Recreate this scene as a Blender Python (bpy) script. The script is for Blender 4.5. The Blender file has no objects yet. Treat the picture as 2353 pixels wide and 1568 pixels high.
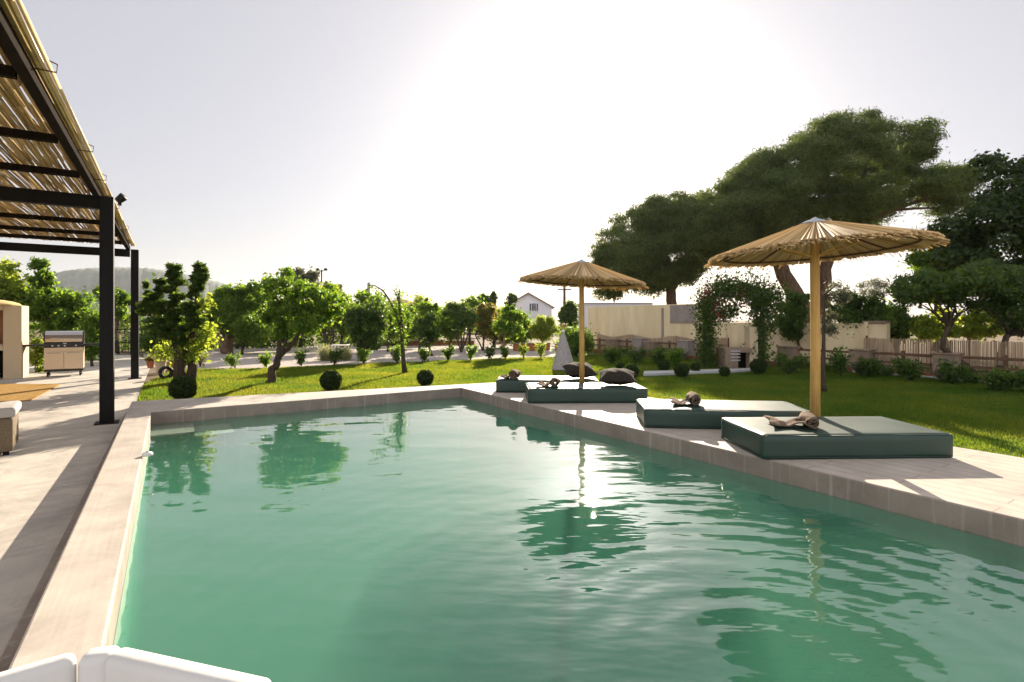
import bpy, math, random
import numpy as np
from mathutils import Vector, Matrix
R = math.radians
S = bpy.context.scene
COL = S.collection

# ------------------------------------------------------------------ camera, sky, sun, exposure
F, CX, HY, ZC = 1218.0, 1176.5, 735.0, 1.25      # focal length / centre / horizon in photo units (2353 wide)
TH = math.atan((CX - 390.0) / F)                 # heading of the pool's long side
CT, ST = math.cos(TH), math.sin(TH)
GZ = -0.20                                       # ground level (pool deck is 0)
cam_d = bpy.data.cameras.new('camera'); cam = bpy.data.objects.new('camera', cam_d); COL.objects.link(cam)
cam.location = (0, 0, ZC); cam.rotation_euler = (R(90), 0, 0)
cam_d.sensor_width = 36; cam_d.lens = 36 * F / 2353.0
cam_d.shift_y = -49.0 / 2353.0
cam_d.clip_start = 0.05; cam_d.clip_end = 9000
S.camera = cam

SUN_AZ, SUN_EL = R(8.75), R(19.2)                # azimuth to the right of +Y
SUNV = Vector((math.sin(SUN_AZ) * math.cos(SUN_EL), math.cos(SUN_AZ) * math.cos(SUN_EL), math.sin(SUN_EL)))
sun_d = bpy.data.lights.new('sun', 'SUN'); sun = bpy.data.objects.new('sun', sun_d); COL.objects.link(sun)
sun_d.energy = 4.5; sun_d.angle = R(0.5); sun_d.color = (1.0, 0.86, 0.68)
sun.rotation_euler = SUNV.to_track_quat('Z', 'Y').to_euler()
sun.location = (20, 60, 40)

wd = bpy.data.worlds.new('World'); S.world = wd; wd.use_nodes = True
nt = wd.node_tree; nt.nodes.clear()
def wn(t, **k):
    n = nt.nodes.new(t)
    for a, b in k.items(): setattr(n, a, b)
    return n
sky = wn('ShaderNodeTexSky', sky_type='NISHITA', sun_disc=False, sun_elevation=SUN_EL, sun_rotation=SUN_AZ,
         air_density=1.0, dust_density=2.2, ozone_density=1.6, altitude=50)
hsv = wn('ShaderNodeHueSaturation'); hsv.inputs['Saturation'].default_value = 0.9
tint = wn('ShaderNodeMix', data_type='RGBA', blend_type='MULTIPLY'); tint.inputs[0].default_value = 1.0
tint.inputs[7].default_value = (0.13, 0.135, 0.15, 1)
tc = wn('ShaderNodeTexCoord')
dot = wn('ShaderNodeVectorMath', operation='DOT_PRODUCT'); dot.inputs[1].default_value = SUNV
def aureole(power, gain):                        # bright milky air round the sun
    m0 = wn('ShaderNodeMath', operation='MAXIMUM'); m0.inputs[1].default_value = 0
    m1 = wn('ShaderNodeMath', operation='POWER'); m1.inputs[1].default_value = power
    m2 = wn('ShaderNodeMath', operation='MULTIPLY'); m2.inputs[1].default_value = gain
    nt.links.new(dot.outputs['Value'], m0.inputs[0]); nt.links.new(m0.outputs[0], m1.inputs[0]); nt.links.new(m1.outputs[0], m2.inputs[0])
    return m2
g1, g2 = aureole(14, .12), aureole(200, 9)
gs = wn('ShaderNodeMath', operation='ADD'); g3 = wn('ShaderNodeMath', operation='ADD'); g3.inputs[1].default_value = 1.98
gc = wn('ShaderNodeMix', data_type='RGBA', blend_type='MULTIPLY'); gc.inputs[0].default_value = 1.0
gc.inputs[7].default_value = (1.0, 0.965, 0.985, 1)
ad = wn('ShaderNodeMix', data_type='RGBA', blend_type='ADD'); ad.inputs[0].default_value = 1.0
bg = wn('ShaderNodeBackground'); bg.inputs['Strength'].default_value = 0.08
wo = wn('ShaderNodeOutputWorld')
L = nt.links.new
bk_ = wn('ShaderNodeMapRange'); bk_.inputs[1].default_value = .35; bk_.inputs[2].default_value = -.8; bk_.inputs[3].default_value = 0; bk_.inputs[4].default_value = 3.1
gs2 = wn('ShaderNodeMath', operation='ADD'); L(dot.outputs['Value'], bk_.inputs[0])     # extra brightness added to the sky opposite the sun, lifting the shadows
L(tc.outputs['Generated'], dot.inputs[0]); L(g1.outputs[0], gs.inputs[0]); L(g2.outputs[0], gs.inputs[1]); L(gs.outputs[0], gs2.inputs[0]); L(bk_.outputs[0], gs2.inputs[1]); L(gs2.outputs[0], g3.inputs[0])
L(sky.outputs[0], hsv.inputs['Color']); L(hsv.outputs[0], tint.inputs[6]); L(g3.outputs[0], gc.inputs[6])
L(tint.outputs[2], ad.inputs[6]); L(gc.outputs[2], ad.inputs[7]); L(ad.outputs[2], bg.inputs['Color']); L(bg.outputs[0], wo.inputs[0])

S.view_settings.view_transform = 'Standard'; S.view_settings.look = 'None'
S.view_settings.gamma = 1; S.view_settings.exposure = 1.68
S.cycles.max_bounces = 10; S.cycles.transparent_max_bounces = 24
S.cycles.volume_bounces = 5; S.cycles.diffuse_bounces = 4; S.cycles.glossy_bounces = 4
S.cycles.caustics_reflective = False; S.cycles.caustics_refractive = False
S.cycles.sample_clamp_indirect = 6

# ------------------------------------------------------------------ places
def pt(u, v, d): return Vector(((u - CX) * d / F, d, ZC - (v - HY) * d / F))
def at(u, v, z=GZ):
    d = F * (ZC - z) / (v - HY); return Vector(((u - CX) * d / F, d, z))
def W(X, Y, z=0.0): return Vector((X * CT - Y * ST, X * ST + Y * CT, z))     # pool axes -> world
def onX(u, X):                                    # where the sight line of column u meets the line X = const: (Y, distance)
    t = (u - CX) / F; d = X / (CT * t + ST); return d * (CT - ST * t), d

# ------------------------------------------------------------------ materials
def mat(name, col, rough=0.7, spec=0.3, metal=0.0, var=0.0, vscale=6.0, bump=0.0, bscale=40.0, col2=None, stretch=None, trans=None):
    m = bpy.data.materials.new(name); m.use_nodes = True
    n = m.node_tree.nodes; l = m.node_tree.links; p = n['Principled BSDF']
    p.inputs['Base Color'].default_value = (*col, 1); p.inputs['Roughness'].default_value = rough
    p.inputs['Specular IOR Level'].default_value = spec; p.inputs['Metallic'].default_value = metal
    t = n.new('ShaderNodeTexCoord'); vec = t.outputs['Object']
    if stretch:
        mp = n.new('ShaderNodeMapping'); mp.inputs['Scale'].default_value = stretch; l.new(vec, mp.inputs[0]); vec = mp.outputs[0]
    colout = None
    if var or col2:
        nz = n.new('ShaderNodeTexNoise'); nz.inputs['Scale'].default_value = vscale; nz.inputs['Detail'].default_value = 6
        nz.inputs['Roughness'].default_value = 0.62
        l.new(vec, nz.inputs['Vector'])
        rp = n.new('ShaderNodeValToRGB'); rp.color_ramp.elements[0].position = 0.32; rp.color_ramp.elements[1].position = 0.7
        c2 = col2 or tuple(min(1, c * (1 + var)) for c in col); c1 = col if col2 else tuple(c * (1 - var) for c in col)
        rp.color_ramp.elements[0].color = (*c1, 1); rp.color_ramp.elements[1].color = (*c2, 1)
        l.new(nz.outputs['Fac'], rp.inputs[0]); l.new(rp.outputs[0], p.inputs['Base Color']); colout = rp.outputs[0]
    if bump:
        nb = n.new('ShaderNodeTexNoise'); nb.inputs['Scale'].default_value = bscale; nb.inputs['Detail'].default_value = 4
        l.new(vec, nb.inputs['Vector'])
        b = n.new('ShaderNodeBump'); b.inputs['Strength'].default_value = bump; b.inputs['Distance'].default_value = 0.02
        l.new(nb.outputs['Fac'], b.inputs['Height']); l.new(b.outputs[0], p.inputs['Normal'])
    if trans:
        tr = n.new('ShaderNodeBsdfTranslucent'); tr.inputs[0].default_value = (*trans[0], 1)
        mx = n.new('ShaderNodeMixShader'); mx.inputs[0].default_value = trans[1]
        l.new(p.outputs[0], mx.inputs[1]); l.new(tr.outputs[0], mx.inputs[2])
        l.new(mx.outputs[0], n['Material Output'].inputs['Surface'])
    return m

def leafmat(name, a, b, ta, tb, k=0.45, spec=0.25, rough=0.5, patch=None):      # every leaf takes its own shade; light comes through it
    m = bpy.data.materials.new(name); m.use_nodes = True
    n = m.node_tree.nodes; l = m.node_tree.links; p = n['Principled BSDF']
    g = n.new('ShaderNodeNewGeometry')
    r1 = n.new('ShaderNodeValToRGB'); r1.color_ramp.elements[0].color = (*a, 1); r1.color_ramp.elements[1].color = (*b, 1)
    r2 = n.new('ShaderNodeValToRGB'); r2.color_ramp.elements[0].color = (*ta, 1); r2.color_ramp.elements[1].color = (*tb, 1)
    l.new(g.outputs['Random Per Island'], r1.inputs[0]); l.new(g.outputs['Random Per Island'], r2.inputs[0])
    p.inputs['Roughness'].default_value = rough; p.inputs['Specular IOR Level'].default_value = spec
    c1, c2 = r1.outputs[0], r2.outputs[0]
    if patch:                                                   # drier and lusher patches of turf
        tcn = n.new('ShaderNodeTexCoord'); nz = n.new('ShaderNodeTexNoise'); nz.inputs['Scale'].default_value = patch; nz.inputs['Detail'].default_value = 5; l.new(tcn.outputs['Object'], nz.inputs['Vector'])
        rp = n.new('ShaderNodeValToRGB'); rp.color_ramp.elements[0].position = .35; rp.color_ramp.elements[1].position = .68; rp.color_ramp.elements[0].color = (.62, .80, .7, 1); rp.color_ramp.elements[1].color = (1.35, 1.1, 1.1, 1); l.new(nz.outputs['Fac'], rp.inputs[0])
        outs = []
        for c in (c1, c2):
            q = n.new('ShaderNodeMix'); q.data_type = 'RGBA'; q.blend_type = 'MULTIPLY'; q.inputs[0].default_value = 1; l.new(c, q.inputs[6]); l.new(rp.outputs[0], q.inputs[7]); outs.append(q.outputs[2])
        c1, c2 = outs
    l.new(c1, p.inputs['Base Color'])
    t = n.new('ShaderNodeBsdfTranslucent'); l.new(c2, t.inputs[0])
    mx = n.new('ShaderNodeMixShader'); mx.inputs[0].default_value = k
    l.new(p.outputs[0], mx.inputs[1]); l.new(t.outputs[0], mx.inputs[2]); l.new(mx.outputs[0], n['Material Output'].inputs['Surface'])
    return m

M = {}
M['citrus'] = leafmat('citrus_leaf', (.040, .095, .014), (.095, .16, .026), (.14, .30, .02), (.40, .55, .035), .5)
M['dark_leaf'] = leafmat('dark_leaf', (.024, .060, .016), (.060, .11, .022), (.08, .16, .016), (.28, .40, .03), .4)
M['bright_leaf'] = leafmat('bright_leaf', (.06, .11, .012), (.13, .19, .03), (.34, .45, .03), (.66, .74, .07), .5)
M['grey_leaf'] = leafmat('grey_leaf', (.07, .085, .05), (.13, .14, .09), (.12, .14, .06), (.3, .3, .14), .35)
M['russet_leaf'] = leafmat('russet_leaf', (.06, .09, .022), (.12, .095, .028), (.28, .34, .04), (.5, .34, .06), .5)
M['pine'] = leafmat('pine_needles', (.034, .064, .018), (.095, .128, .036), (.10, .16, .022), (.30, .38, .06), .3, .2, .7)
M['ball'] = leafmat('clipped_leaf', (.010, .026, .007), (.03, .06, .014), (.04, .09, .01), (.2, .28, .02), .3)
M['pale_leaf'] = leafmat('pale_leaf', (.22, .24, .10), (.34, .34, .18), (.4, .42, .16), (.6, .58, .3), .45)
M['flower'] = leafmat('red_flower', (.22, .03, .03), (.4, .08, .06), (.5, .08, .05), (.6, .15, .1), .4)
M['grass'] = leafmat('grass_blade', (.022, .070, .010), (.060, .115, .018), (.26, .38, .018), (.50, .56, .05), .38, .15, .7, patch=.8)
M['bark'] = mat('bark', (.075, .055, .04), .9, .1, var=.45, vscale=9, bump=.6, bscale=25, stretch=(3, 3, .6))
M['pale_bark'] = mat('pale_bark', (.20, .14, .09), .9, .1, var=.4, vscale=9, bump=.6, bscale=25, stretch=(3, 3, .6))
M['pine_bark'] = mat('pine_bark', (.13, .085, .055), .9, .1, var=.5, vscale=5, bump=.8, bscale=14, stretch=(2, 2, .5))
M['soil'] = mat('soil', (.16, .12, .08), .95, .1, var=.35, vscale=2, bump=.4, bscale=30)
M['turf'] = mat('turf', (.03, .07, .012), .95, .1, var=.3, vscale=1.5, bump=.3, bscale=60, col2=(.06, .10, .018))
M['gravel'] = mat('gravel', (.36, .32, .29), .95, .15, col2=(.52, .46, .41), vscale=22, bump=.7, bscale=90)
M['steel'] = mat('black_steel', (.006, .006, .006), .6, .2, var=.2, vscale=12, bump=.08, bscale=60)
M['rafter'] = mat('dark_rafter', (.016, .012, .009), 1.0, .04, var=.3, vscale=8)
M['reed'] = leafmat('reed', (.34, .25, .12), (.78, .64, .40), (.62, .46, .20), (.92, .76, .44), .36, .25, .6)
M['thatch'] = leafmat('thatch', (.36, .25, .10), (.86, .72, .44), (.74, .48, .14), (.98, .76, .34), .42, .3, .65)
M['bamboo'] = mat('bamboo', (.64, .47, .19), .4, .4, col2=(.78, .62, .32), vscale=7, bump=.1)
M['screen'] = leafmat('reed_screen', (.42, .31, .20), (.74, .60, .43), (.5, .36, .2), (.8, .6, .36), .28, .2, .8)
M['wood'] = mat('pole_wood', (.50, .27, .07), .55, .3, col2=(.66, .42, .14), vscale=5, stretch=(6, 6, .7), bump=.15, bscale=20)
M['rail'] = mat('rail_wood', (.13, .075, .045), .8, .2, var=.3, vscale=6)
M['vinyl'] = mat('green_vinyl', (.006, .034, .022), .50, .65, var=.18, vscale=3, bump=.12, bscale=7)
M['towel'] = mat('towel', (.17, .125, .09), .95, .1, col2=(.27, .20, .15), vscale=18, bump=.8, bscale=150)
M['pillow'] = mat('dark_pillow', (.026, .022, .018), .9, .15, col2=(.05, .042, .034), vscale=30, bump=.5, bscale=120)
M['white'] = mat('white_upholstery', (.66, .65, .62), .55, .35, var=.02, vscale=3, bump=.05, bscale=30)
M['brass'] = mat('brass', (.5, .32, .1), .35, .5, metal=1.0)
M['plaster'] = mat('cream_plaster', (.58, .46, .30), .9, .15, col2=(.64, .53, .37), vscale=1.5, bump=.15, bscale=30)
M['wallplaster'] = mat('wall_plaster', (.66, .53, .32), .9, .12, col2=(.82, .69, .45), vscale=1.6, stretch=(1.6, 1.6, .35), bump=.1, bscale=30)
M['whitewall'] = mat('white_render', (.74, .74, .77), .85, .2, var=.04, vscale=1)
M['panel'] = mat('grey_panel', (.30, .25, .23), .8, .2, var=.15, vscale=3)
M['tile'] = mat('roof_tile', (.30, .14, .09), .85, .15, var=.25, vscale=5)
M['terracotta'] = mat('terracotta', (.34, .13, .06), .85, .2, var=.3, vscale=8, bump=.2)
M['kerb'] = mat('brick_edging', (.20, .085, .05), .9, .15, var=.3, vscale=7, bump=.3)
M['stone'] = mat('pillar_stone', (.30, .21, .14), .9, .15, col2=(.19, .15, .12), vscale=7, bump=.8, bscale=12)
M['pathstone'] = mat('path_stone', (.42, .42, .41), .9, .2, var=.12, vscale=5)
M['brick'] = mat('oven_brick', (.34, .17, .08), .85, .15, col2=(.46, .26, .13), vscale=5, bump=.4, bscale=20, stretch=(1, 1, 6))
M['dark_back'] = mat('dark_back', (.008, .007, .006), .9, .1, var=.3)  # near-black backing for the log store and the fire opening
M['warm_steel'] = mat('warm_reflection_steel', (.58, .46, .32), .38, .5, metal=1.0, bump=.03, bscale=8)  # stainless steel with the warm terrace reflection tinted into its colour
M['stainless'] = mat('stainless', (.55, .52, .49), .27, .5, metal=1.0, bump=.03, bscale=8)
M['enamel'] = mat('black_enamel', (.008, .008, .009), .25, .5, var=.2)
M['wicker'] = mat('wicker', (.15, .115, .075), .8, .2, col2=(.27, .21, .14), vscale=60, bump=.9, bscale=110)
M['cushion'] = mat('grey_cushion', (.40, .38, .36), .9, .15, var=.06, vscale=12, bump=.2, bscale=90)
M['rug'] = mat('jute_rug', (.36, .21, .06), .95, .1, col2=(.48, .30, .10), vscale=18, bump=.6, bscale=120, stretch=(1, 8, 1))
M['tent'] = mat('patterned_cloth', (.26, .24, .25), .9, .1, col2=(.44, .40, .38), vscale=26, bump=.2)
M['glass'] = mat('window_glass', (.02, .025, .03), .1, .6)
M['grey'] = mat('grey_metal', (.25, .25, .26), .5, .4, var=.1)
M['zinc'] = mat('zinc_cap', (.42, .46, .50), .4, .4, metal=.6, var=.1)
M['plastic'] = mat('white_plastic', (.8, .8, .78), .35, .4)
M['hose'] = mat('black_rubber', (.012, .012, .014), .5, .3)

def tiles(name, c1, c2, grout, sx, sy, groove=.004, lines=0.0, rough=.7, drips=False, stain=.5):    # plank tiles laid along the pool axes
    m = bpy.data.materials.new(name); m.use_nodes = True
    n = m.node_tree.nodes; l = m.node_tree.links; p = n['Principled BSDF']
    p.inputs['Roughness'].default_value = rough; p.inputs['Specular IOR Level'].default_value = .3
    t = n.new('ShaderNodeTexCoord'); mp = n.new('ShaderNodeMapping'); mp.inputs['Rotation'].default_value = (0, 0, -TH)
    l.new(t.outputs['Object'], mp.inputs[0])
    nz = n.new('ShaderNodeTexNoise'); nz.inputs['Scale'].default_value = 3.2; nz.inputs['Detail'].default_value = 8; nz.inputs['Roughness'].default_value = .65
    l.new(mp.outputs[0], nz.inputs['Vector'])
    rp = n.new('ShaderNodeValToRGB'); rp.color_ramp.elements[0].position = .33; rp.color_ramp.elements[1].position = .68
    rp.color_ramp.elements[0].color = (*c1, 1); rp.color_ramp.elements[1].color = (*c2, 1); l.new(nz.outputs['Fac'], rp.inputs[0])
    sx_ = n.new('ShaderNodeMapping'); sx_.inputs['Scale'].default_value = (60, 1.2, 1) if not drips else (22, 22, .9)
    l.new(mp.outputs[0], sx_.inputs[0])
    st = n.new('ShaderNodeTexNoise'); st.inputs['Scale'].default_value = 1; st.inputs['Detail'].default_value = 3; l.new(sx_.outputs[0], st.inputs['Vector'])
    r2 = n.new('ShaderNodeValToRGB'); r2.color_ramp.elements[0].position = .58 if drips else .3; r2.color_ramp.elements[1].position = .72 if drips else .7
    if drips: r2.color_ramp.elements[0].color = (0, 0, 0, 1); r2.color_ramp.elements[1].color = (1, 1, 1, 1)
    else: r2.color_ramp.elements[0].color = (1 - lines, 1 - lines, 1 - lines, 1); r2.color_ramp.elements[1].color = (1, 1, 1, 1)
    l.new(st.outputs['Fac'], r2.inputs[0])
    if drips:
        mx = n.new('ShaderNodeMix'); mx.data_type = 'RGBA'; mx.inputs[7].default_value = (.55, .50, .44, 1)
        sc = n.new('ShaderNodeMath'); sc.operation = 'MULTIPLY'; sc.inputs[1].default_value = .5; l.new(r2.outputs[0], sc.inputs[0]); l.new(sc.outputs[0], mx.inputs[0])
    else:
        mx = n.new('ShaderNodeMix'); mx.data_type = 'RGBA'; mx.blend_type = 'MULTIPLY'; mx.inputs[0].default_value = 1; l.new(r2.outputs[0], mx.inputs[7])
    l.new(rp.outputs[0], mx.inputs[6]); out = mx.outputs[2]
    sn = n.new('ShaderNodeTexNoise'); sn.inputs['Scale'].default_value = 1.3; sn.inputs['Detail'].default_value = 9; sn.inputs['Roughness'].default_value = .72; sn.inputs['Distortion'].default_value = .6; l.new(mp.outputs[0], sn.inputs['Vector'])
    sr = n.new('ShaderNodeValToRGB'); sr.color_ramp.elements[0].position = .40; sr.color_ramp.elements[1].position = .54; sr.color_ramp.elements[0].color = (.74, .73, .74, 1); sr.color_ramp.elements[1].color = (1, 1, 1, 1); l.new(sn.outputs['Fac'], sr.inputs[0])
    ms = n.new('ShaderNodeMix'); ms.data_type = 'RGBA'; ms.blend_type = 'MULTIPLY'; ms.inputs[0].default_value = stain; l.new(out, ms.inputs[6]); l.new(sr.outputs[0], ms.inputs[7]); out = ms.outputs[2]
    if sx:
        bk = n.new('ShaderNodeTexBrick'); bk.offset = .5; bk.inputs['Scale'].default_value = 1; bk.inputs['Mortar Size'].default_value = groove
        bk.inputs['Brick Width'].default_value = sx; bk.inputs['Row Height'].default_value = sy
        rot = n.new('ShaderNodeMapping'); rot.inputs['Rotation'].default_value = (0, 0, R(90)); l.new(mp.outputs[0], rot.inputs[0]); l.new(rot.outputs[0], bk.inputs['Vector'])
        m3 = n.new('ShaderNodeMix'); m3.data_type = 'RGBA'; m3.inputs[7].default_value = (*grout, 1)
        l.new(bk.outputs['Fac'], m3.inputs[0]); l.new(out, m3.inputs[6]); out = m3.outputs[2]
    l.new(out, p.inputs['Base Color'])
    b = n.new('ShaderNodeBump'); b.inputs['Strength'].default_value = .12; b.inputs['Distance'].default_value = .01
    l.new(nz.outputs['Fac'], b.inputs['Height']); l.new(b.outputs[0], p.inputs['Normal'])
    return m
M['deck'] = tiles('deck_planks', (.47, .41, .345), (.60, .53, .45), (.34, .28, .24), 1.2, .145, .006, lines=.10)
M['coping'] = tiles('coping_stone', (.44, .40, .35), (.60, .53, .46), (.40, .34, .29), 0, 0, lines=.10)
M['terrace'] = tiles('terrace_concrete', (.47, .44, .39), (.63, .58, .51), (.4, .35, .3), 0, 0, lines=.06, stain=1.0)
M['poolwall'] = tiles('pool_wall_stone', (.25, .21, .175), (.34, .285, .24), (.2, .18, .15), 0, 0, drips=True, rough=.6)
M['poolfloor'] = mat('pool_plaster', (.12, .20, .16), .8, .2, var=.12, vscale=1.2)

def water_mat():
    m = bpy.data.materials.new('pool_water'); m.use_nodes = True
    n = m.node_tree.nodes; l = m.node_tree.links; n.remove(n['Principled BSDF']); out = n['Material Output']
    t = n.new('ShaderNodeTexCoord')
    def noise(scale, sc, det, rz=0):
        mp = n.new('ShaderNodeMapping'); mp.inputs['Scale'].default_value = sc; mp.inputs['Rotation'].default_value = (0, 0, rz)
        nz = n.new('ShaderNodeTexNoise'); nz.inputs['Scale'].default_value = scale; nz.inputs['Detail'].default_value = det
        l.new(t.outputs['Object'], mp.inputs[0]); l.new(mp.outputs[0], nz.inputs['Vector']); return nz.outputs['Fac']
    def math_(op, a, b):
        q = n.new('ShaderNodeMath'); q.operation = op
        for i, x in enumerate((a, b)):
            if isinstance(x, (int, float)): q.inputs[i].default_value = x
            else: l.new(x, q.inputs[i])
        return q.outputs[0]
    swell = noise(1.0, (1.1, 2.0, 1), 1.5, R(12))
    fine = noise(1.0, (3.0, 7.5, 1), 2.0, R(-8))
    # rings spreading from a spot near the right hand side
    mp = n.new('ShaderNodeMapping'); mp.inputs['Location'].default_value = (-1.1, -2.1, 0); l.new(t.outputs['Object'], mp.inputs[0])
    wv = n.new('ShaderNodeTexWave'); wv.wave_type = 'RINGS'; wv.rings_direction = 'SPHERICAL'; wv.inputs['Scale'].default_value = 1.5
    wv.inputs['Distortion'].default_value = 3.5; wv.inputs['Detail'].default_value = 2; wv.inputs['Detail Scale'].default_value = .8
    l.new(mp.outputs[0], wv.inputs['Vector'])
    ln = n.new('ShaderNodeVectorMath'); ln.operation = 'LENGTH'; l.new(mp.outputs[0], ln.inputs[0])
    fall = n.new('ShaderNodeMapRange'); fall.inputs[1].default_value = .6; fall.inputs[2].default_value = 4.6; fall.inputs[3].default_value = 1; fall.inputs[4].default_value = 0.0
    l.new(ln.outputs['Value'], fall.inputs[0])
    h = math_('MULTIPLY', swell, .013)
    h = math_('ADD', h, math_('MULTIPLY', math_('MULTIPLY', fine, .0055), math_('ADD', math_('MULTIPLY', fall.outputs[0], 1.0), .16)))
    h = math_('ADD', h, math_('MULTIPLY', math_('MULTIPLY', wv.outputs['Fac'], .002), fall.outputs[0]))
    b = n.new('ShaderNodeBump'); b.inputs['Strength'].default_value = 1; b.inputs['Distance'].default_value = 1.0; l.new(h, b.inputs['Height'])
    ge = n.new('ShaderNodeNewGeometry'); dp = n.new('ShaderNodeVectorMath'); dp.operation = 'DOT_PRODUCT'; l.new(ge.outputs['Incoming'], dp.inputs[0]); l.new(b.outputs[0], dp.inputs[1])
    ab = n.new('ShaderNodeMath'); ab.operation = 'ABSOLUTE'; l.new(dp.outputs['Value'], ab.inputs[0])      # the same reflectance seen from above or below
    F0 = .05; fres = math_('ADD', F0, math_('MULTIPLY', 1 - F0, math_('POWER', math_('SUBTRACT', 1.0, ab.outputs[0]), 3.7)))
    gl = n.new('ShaderNodeBsdfGlossy'); gl.inputs['Roughness'].default_value = .03; l.new(b.outputs[0], gl.inputs['Normal'])
    tr = n.new('ShaderNodeBsdfTransparent'); tr.inputs[0].default_value = (.85, .97, .93, 1)
    df = n.new('ShaderNodeBsdfDiffuse'); df.inputs[0].default_value = (.16, .56, .38, 1)
    m1 = n.new('ShaderNodeMixShader'); m1.inputs[0].default_value = .03; l.new(tr.outputs[0], m1.inputs[1]); l.new(df.outputs[0], m1.inputs[2])
    m2 = n.new('ShaderNodeMixShader'); l.new(fres, m2.inputs[0]); l.new(m1.outputs[0], m2.inputs[1]); l.new(gl.outputs[0], m2.inputs[2])
    vs = n.new('ShaderNodeVolumeScatter'); vs.inputs['Color'].default_value = (.58, .88, .74, 1); vs.inputs['Density'].default_value = .34; vs.inputs['Anisotropy'].default_value = .0
    va = n.new('ShaderNodeVolumeAbsorption'); va.inputs['Color'].default_value = (.05, .66, .50, 1); va.inputs['Density'].default_value = .75
    av = n.new('ShaderNodeAddShader'); l.new(vs.outputs[0], av.inputs[0]); l.new(va.outputs[0], av.inputs[1]); l.new(av.outputs[0], out.inputs['Volume'])
    l.new(m2.outputs[0], out.inputs['Surface'])
    return m
M['water'] = water_mat()

# ------------------------------------------------------------------ mesh helpers
class MB:
    def __init__(s): s.v = []; s.f = []; s.mi = []
    def add(s, vs, fs, mi=0):
        o = len(s.v); s.v += [tuple(x) for x in vs]; s.f += [tuple(i + o for i in f) for f in fs]; s.mi += [mi] * len(fs); return s
    def box(s, c, size, rz=0, mi=0, ry=0, rx=0):
        m = Matrix.Translation(Vector(c)) @ Matrix.Rotation(rz, 4, 'Z') @ Matrix.Rotation(ry, 4, 'Y') @ Matrix.Rotation(rx, 4, 'X')
        hx, hy, hz = size[0] / 2, size[1] / 2, size[2] / 2
        vs = [m @ Vector((x, y, z)) for x in (-hx, hx) for y in (-hy, hy) for z in (-hz, hz)]
        return s.add(vs, [(0, 1, 3, 2), (4, 6, 7, 5), (0, 4, 5, 1), (2, 3, 7, 6), (0, 2, 6, 4), (1, 5, 7, 3)], mi)
    def tube(s, path, rad, seg=8, caps=True, mi=0):
        P = [Vector(p) for p in path]; n = len(P)
        if isinstance(rad, (int, float)): rad = [rad] * n
        up = None; rings = []
        for i in range(n):
            t = (P[min(i + 1, n - 1)] - P[max(i - 1, 0)]).normalized()
            if up is None: up = Vector((0, 0, 1)) if abs(t.z) < .9 else Vector((1, 0, 0))
            a = t.cross(up).normalized(); b = a.cross(t).normalized(); up = b
            rings.append([P[i] + (a * math.cos(k * math.tau / seg) + b * math.sin(k * math.tau / seg)) * rad[i] for k in range(seg)])
        vs = [v for r in rings for v in r]; fs = []
        for i in range(n - 1):
            for k in range(seg):
                k2 = (k + 1) % seg; fs.append((i * seg + k, i * seg + k2, (i + 1) * seg + k2, (i + 1) * seg + k))
        if caps: fs.append(tuple(range(seg - 1, -1, -1))); fs.append(tuple((n - 1) * seg + k for k in range(seg)))
        return s.add(vs, fs, mi)
    def lathe(s, prof, seg=24, c=(0, 0, 0), mi=0):       # profile of (r, z)
        vs = []; fs = []; n = len(prof)
        for r, z in prof:
            for k in range(seg):
                a = k * math.tau / seg; vs.append((c[0] + r * math.cos(a), c[1] + r * math.sin(a), c[2] + z))
        for i in range(n - 1):
            for k in range(seg):
                k2 = (k + 1) % seg; fs.append((i * seg + k, i * seg + k2, (i + 1) * seg + k2, (i + 1) * seg + k))
        fs.append(tuple(range(seg - 1, -1, -1))); fs.append(tuple((n - 1) * seg + k for k in range(seg)))
        return s.add(vs, fs, mi)
    def prism(s, poly, z0, z1, mi_top=0, mi_side=0):
        n = len(poly); vs = [(p[0], p[1], z0) for p in poly] + [(p[0], p[1], z1) for p in poly]
        s.add(vs, [tuple(range(n, 2 * n))], mi_top)
        o = len(s.v) - 2 * n
        for i in range(n):
            j = (i + 1) % n; s.f.append((o + i, o + j, o + n + j, o + n + i)); s.mi.append(mi_side)
        s.f.append(tuple(o + i for i in range(n - 1, -1, -1))); s.mi.append(mi_side)
        return s
    def build(s, name, m, parent=None, smooth=False, bevel=0, segs=2, subd=0, loc=None, rz=0):
        me = bpy.data.meshes.new(name); me.from_pydata(s.v, [], s.f); me.validate()
        for x in (m if isinstance(m, (list, tuple)) else [m]): me.materials.append(x)
        if len(me.polygons) == len(s.mi): me.polygons.foreach_set('material_index', s.mi)
        if smooth: me.polygons.foreach_set('use_smooth', [True] * len(me.polygons))
        me.update()
        o = bpy.data.objects.new(name, me); COL.objects.link(o)
        if parent: o.parent = parent
        if loc is not None: o.location = loc
        o.rotation_euler.z = rz
        if bevel:
            b = o.modifiers.new('bevel', 'BEVEL'); b.width = bevel; b.segments = segs; b.limit_method = 'ANGLE'; b.angle_limit = R(40)
        if subd:
            q = o.modifiers.new('subd', 'SUBSURF'); q.levels = q.render_levels = subd
        return o

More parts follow.
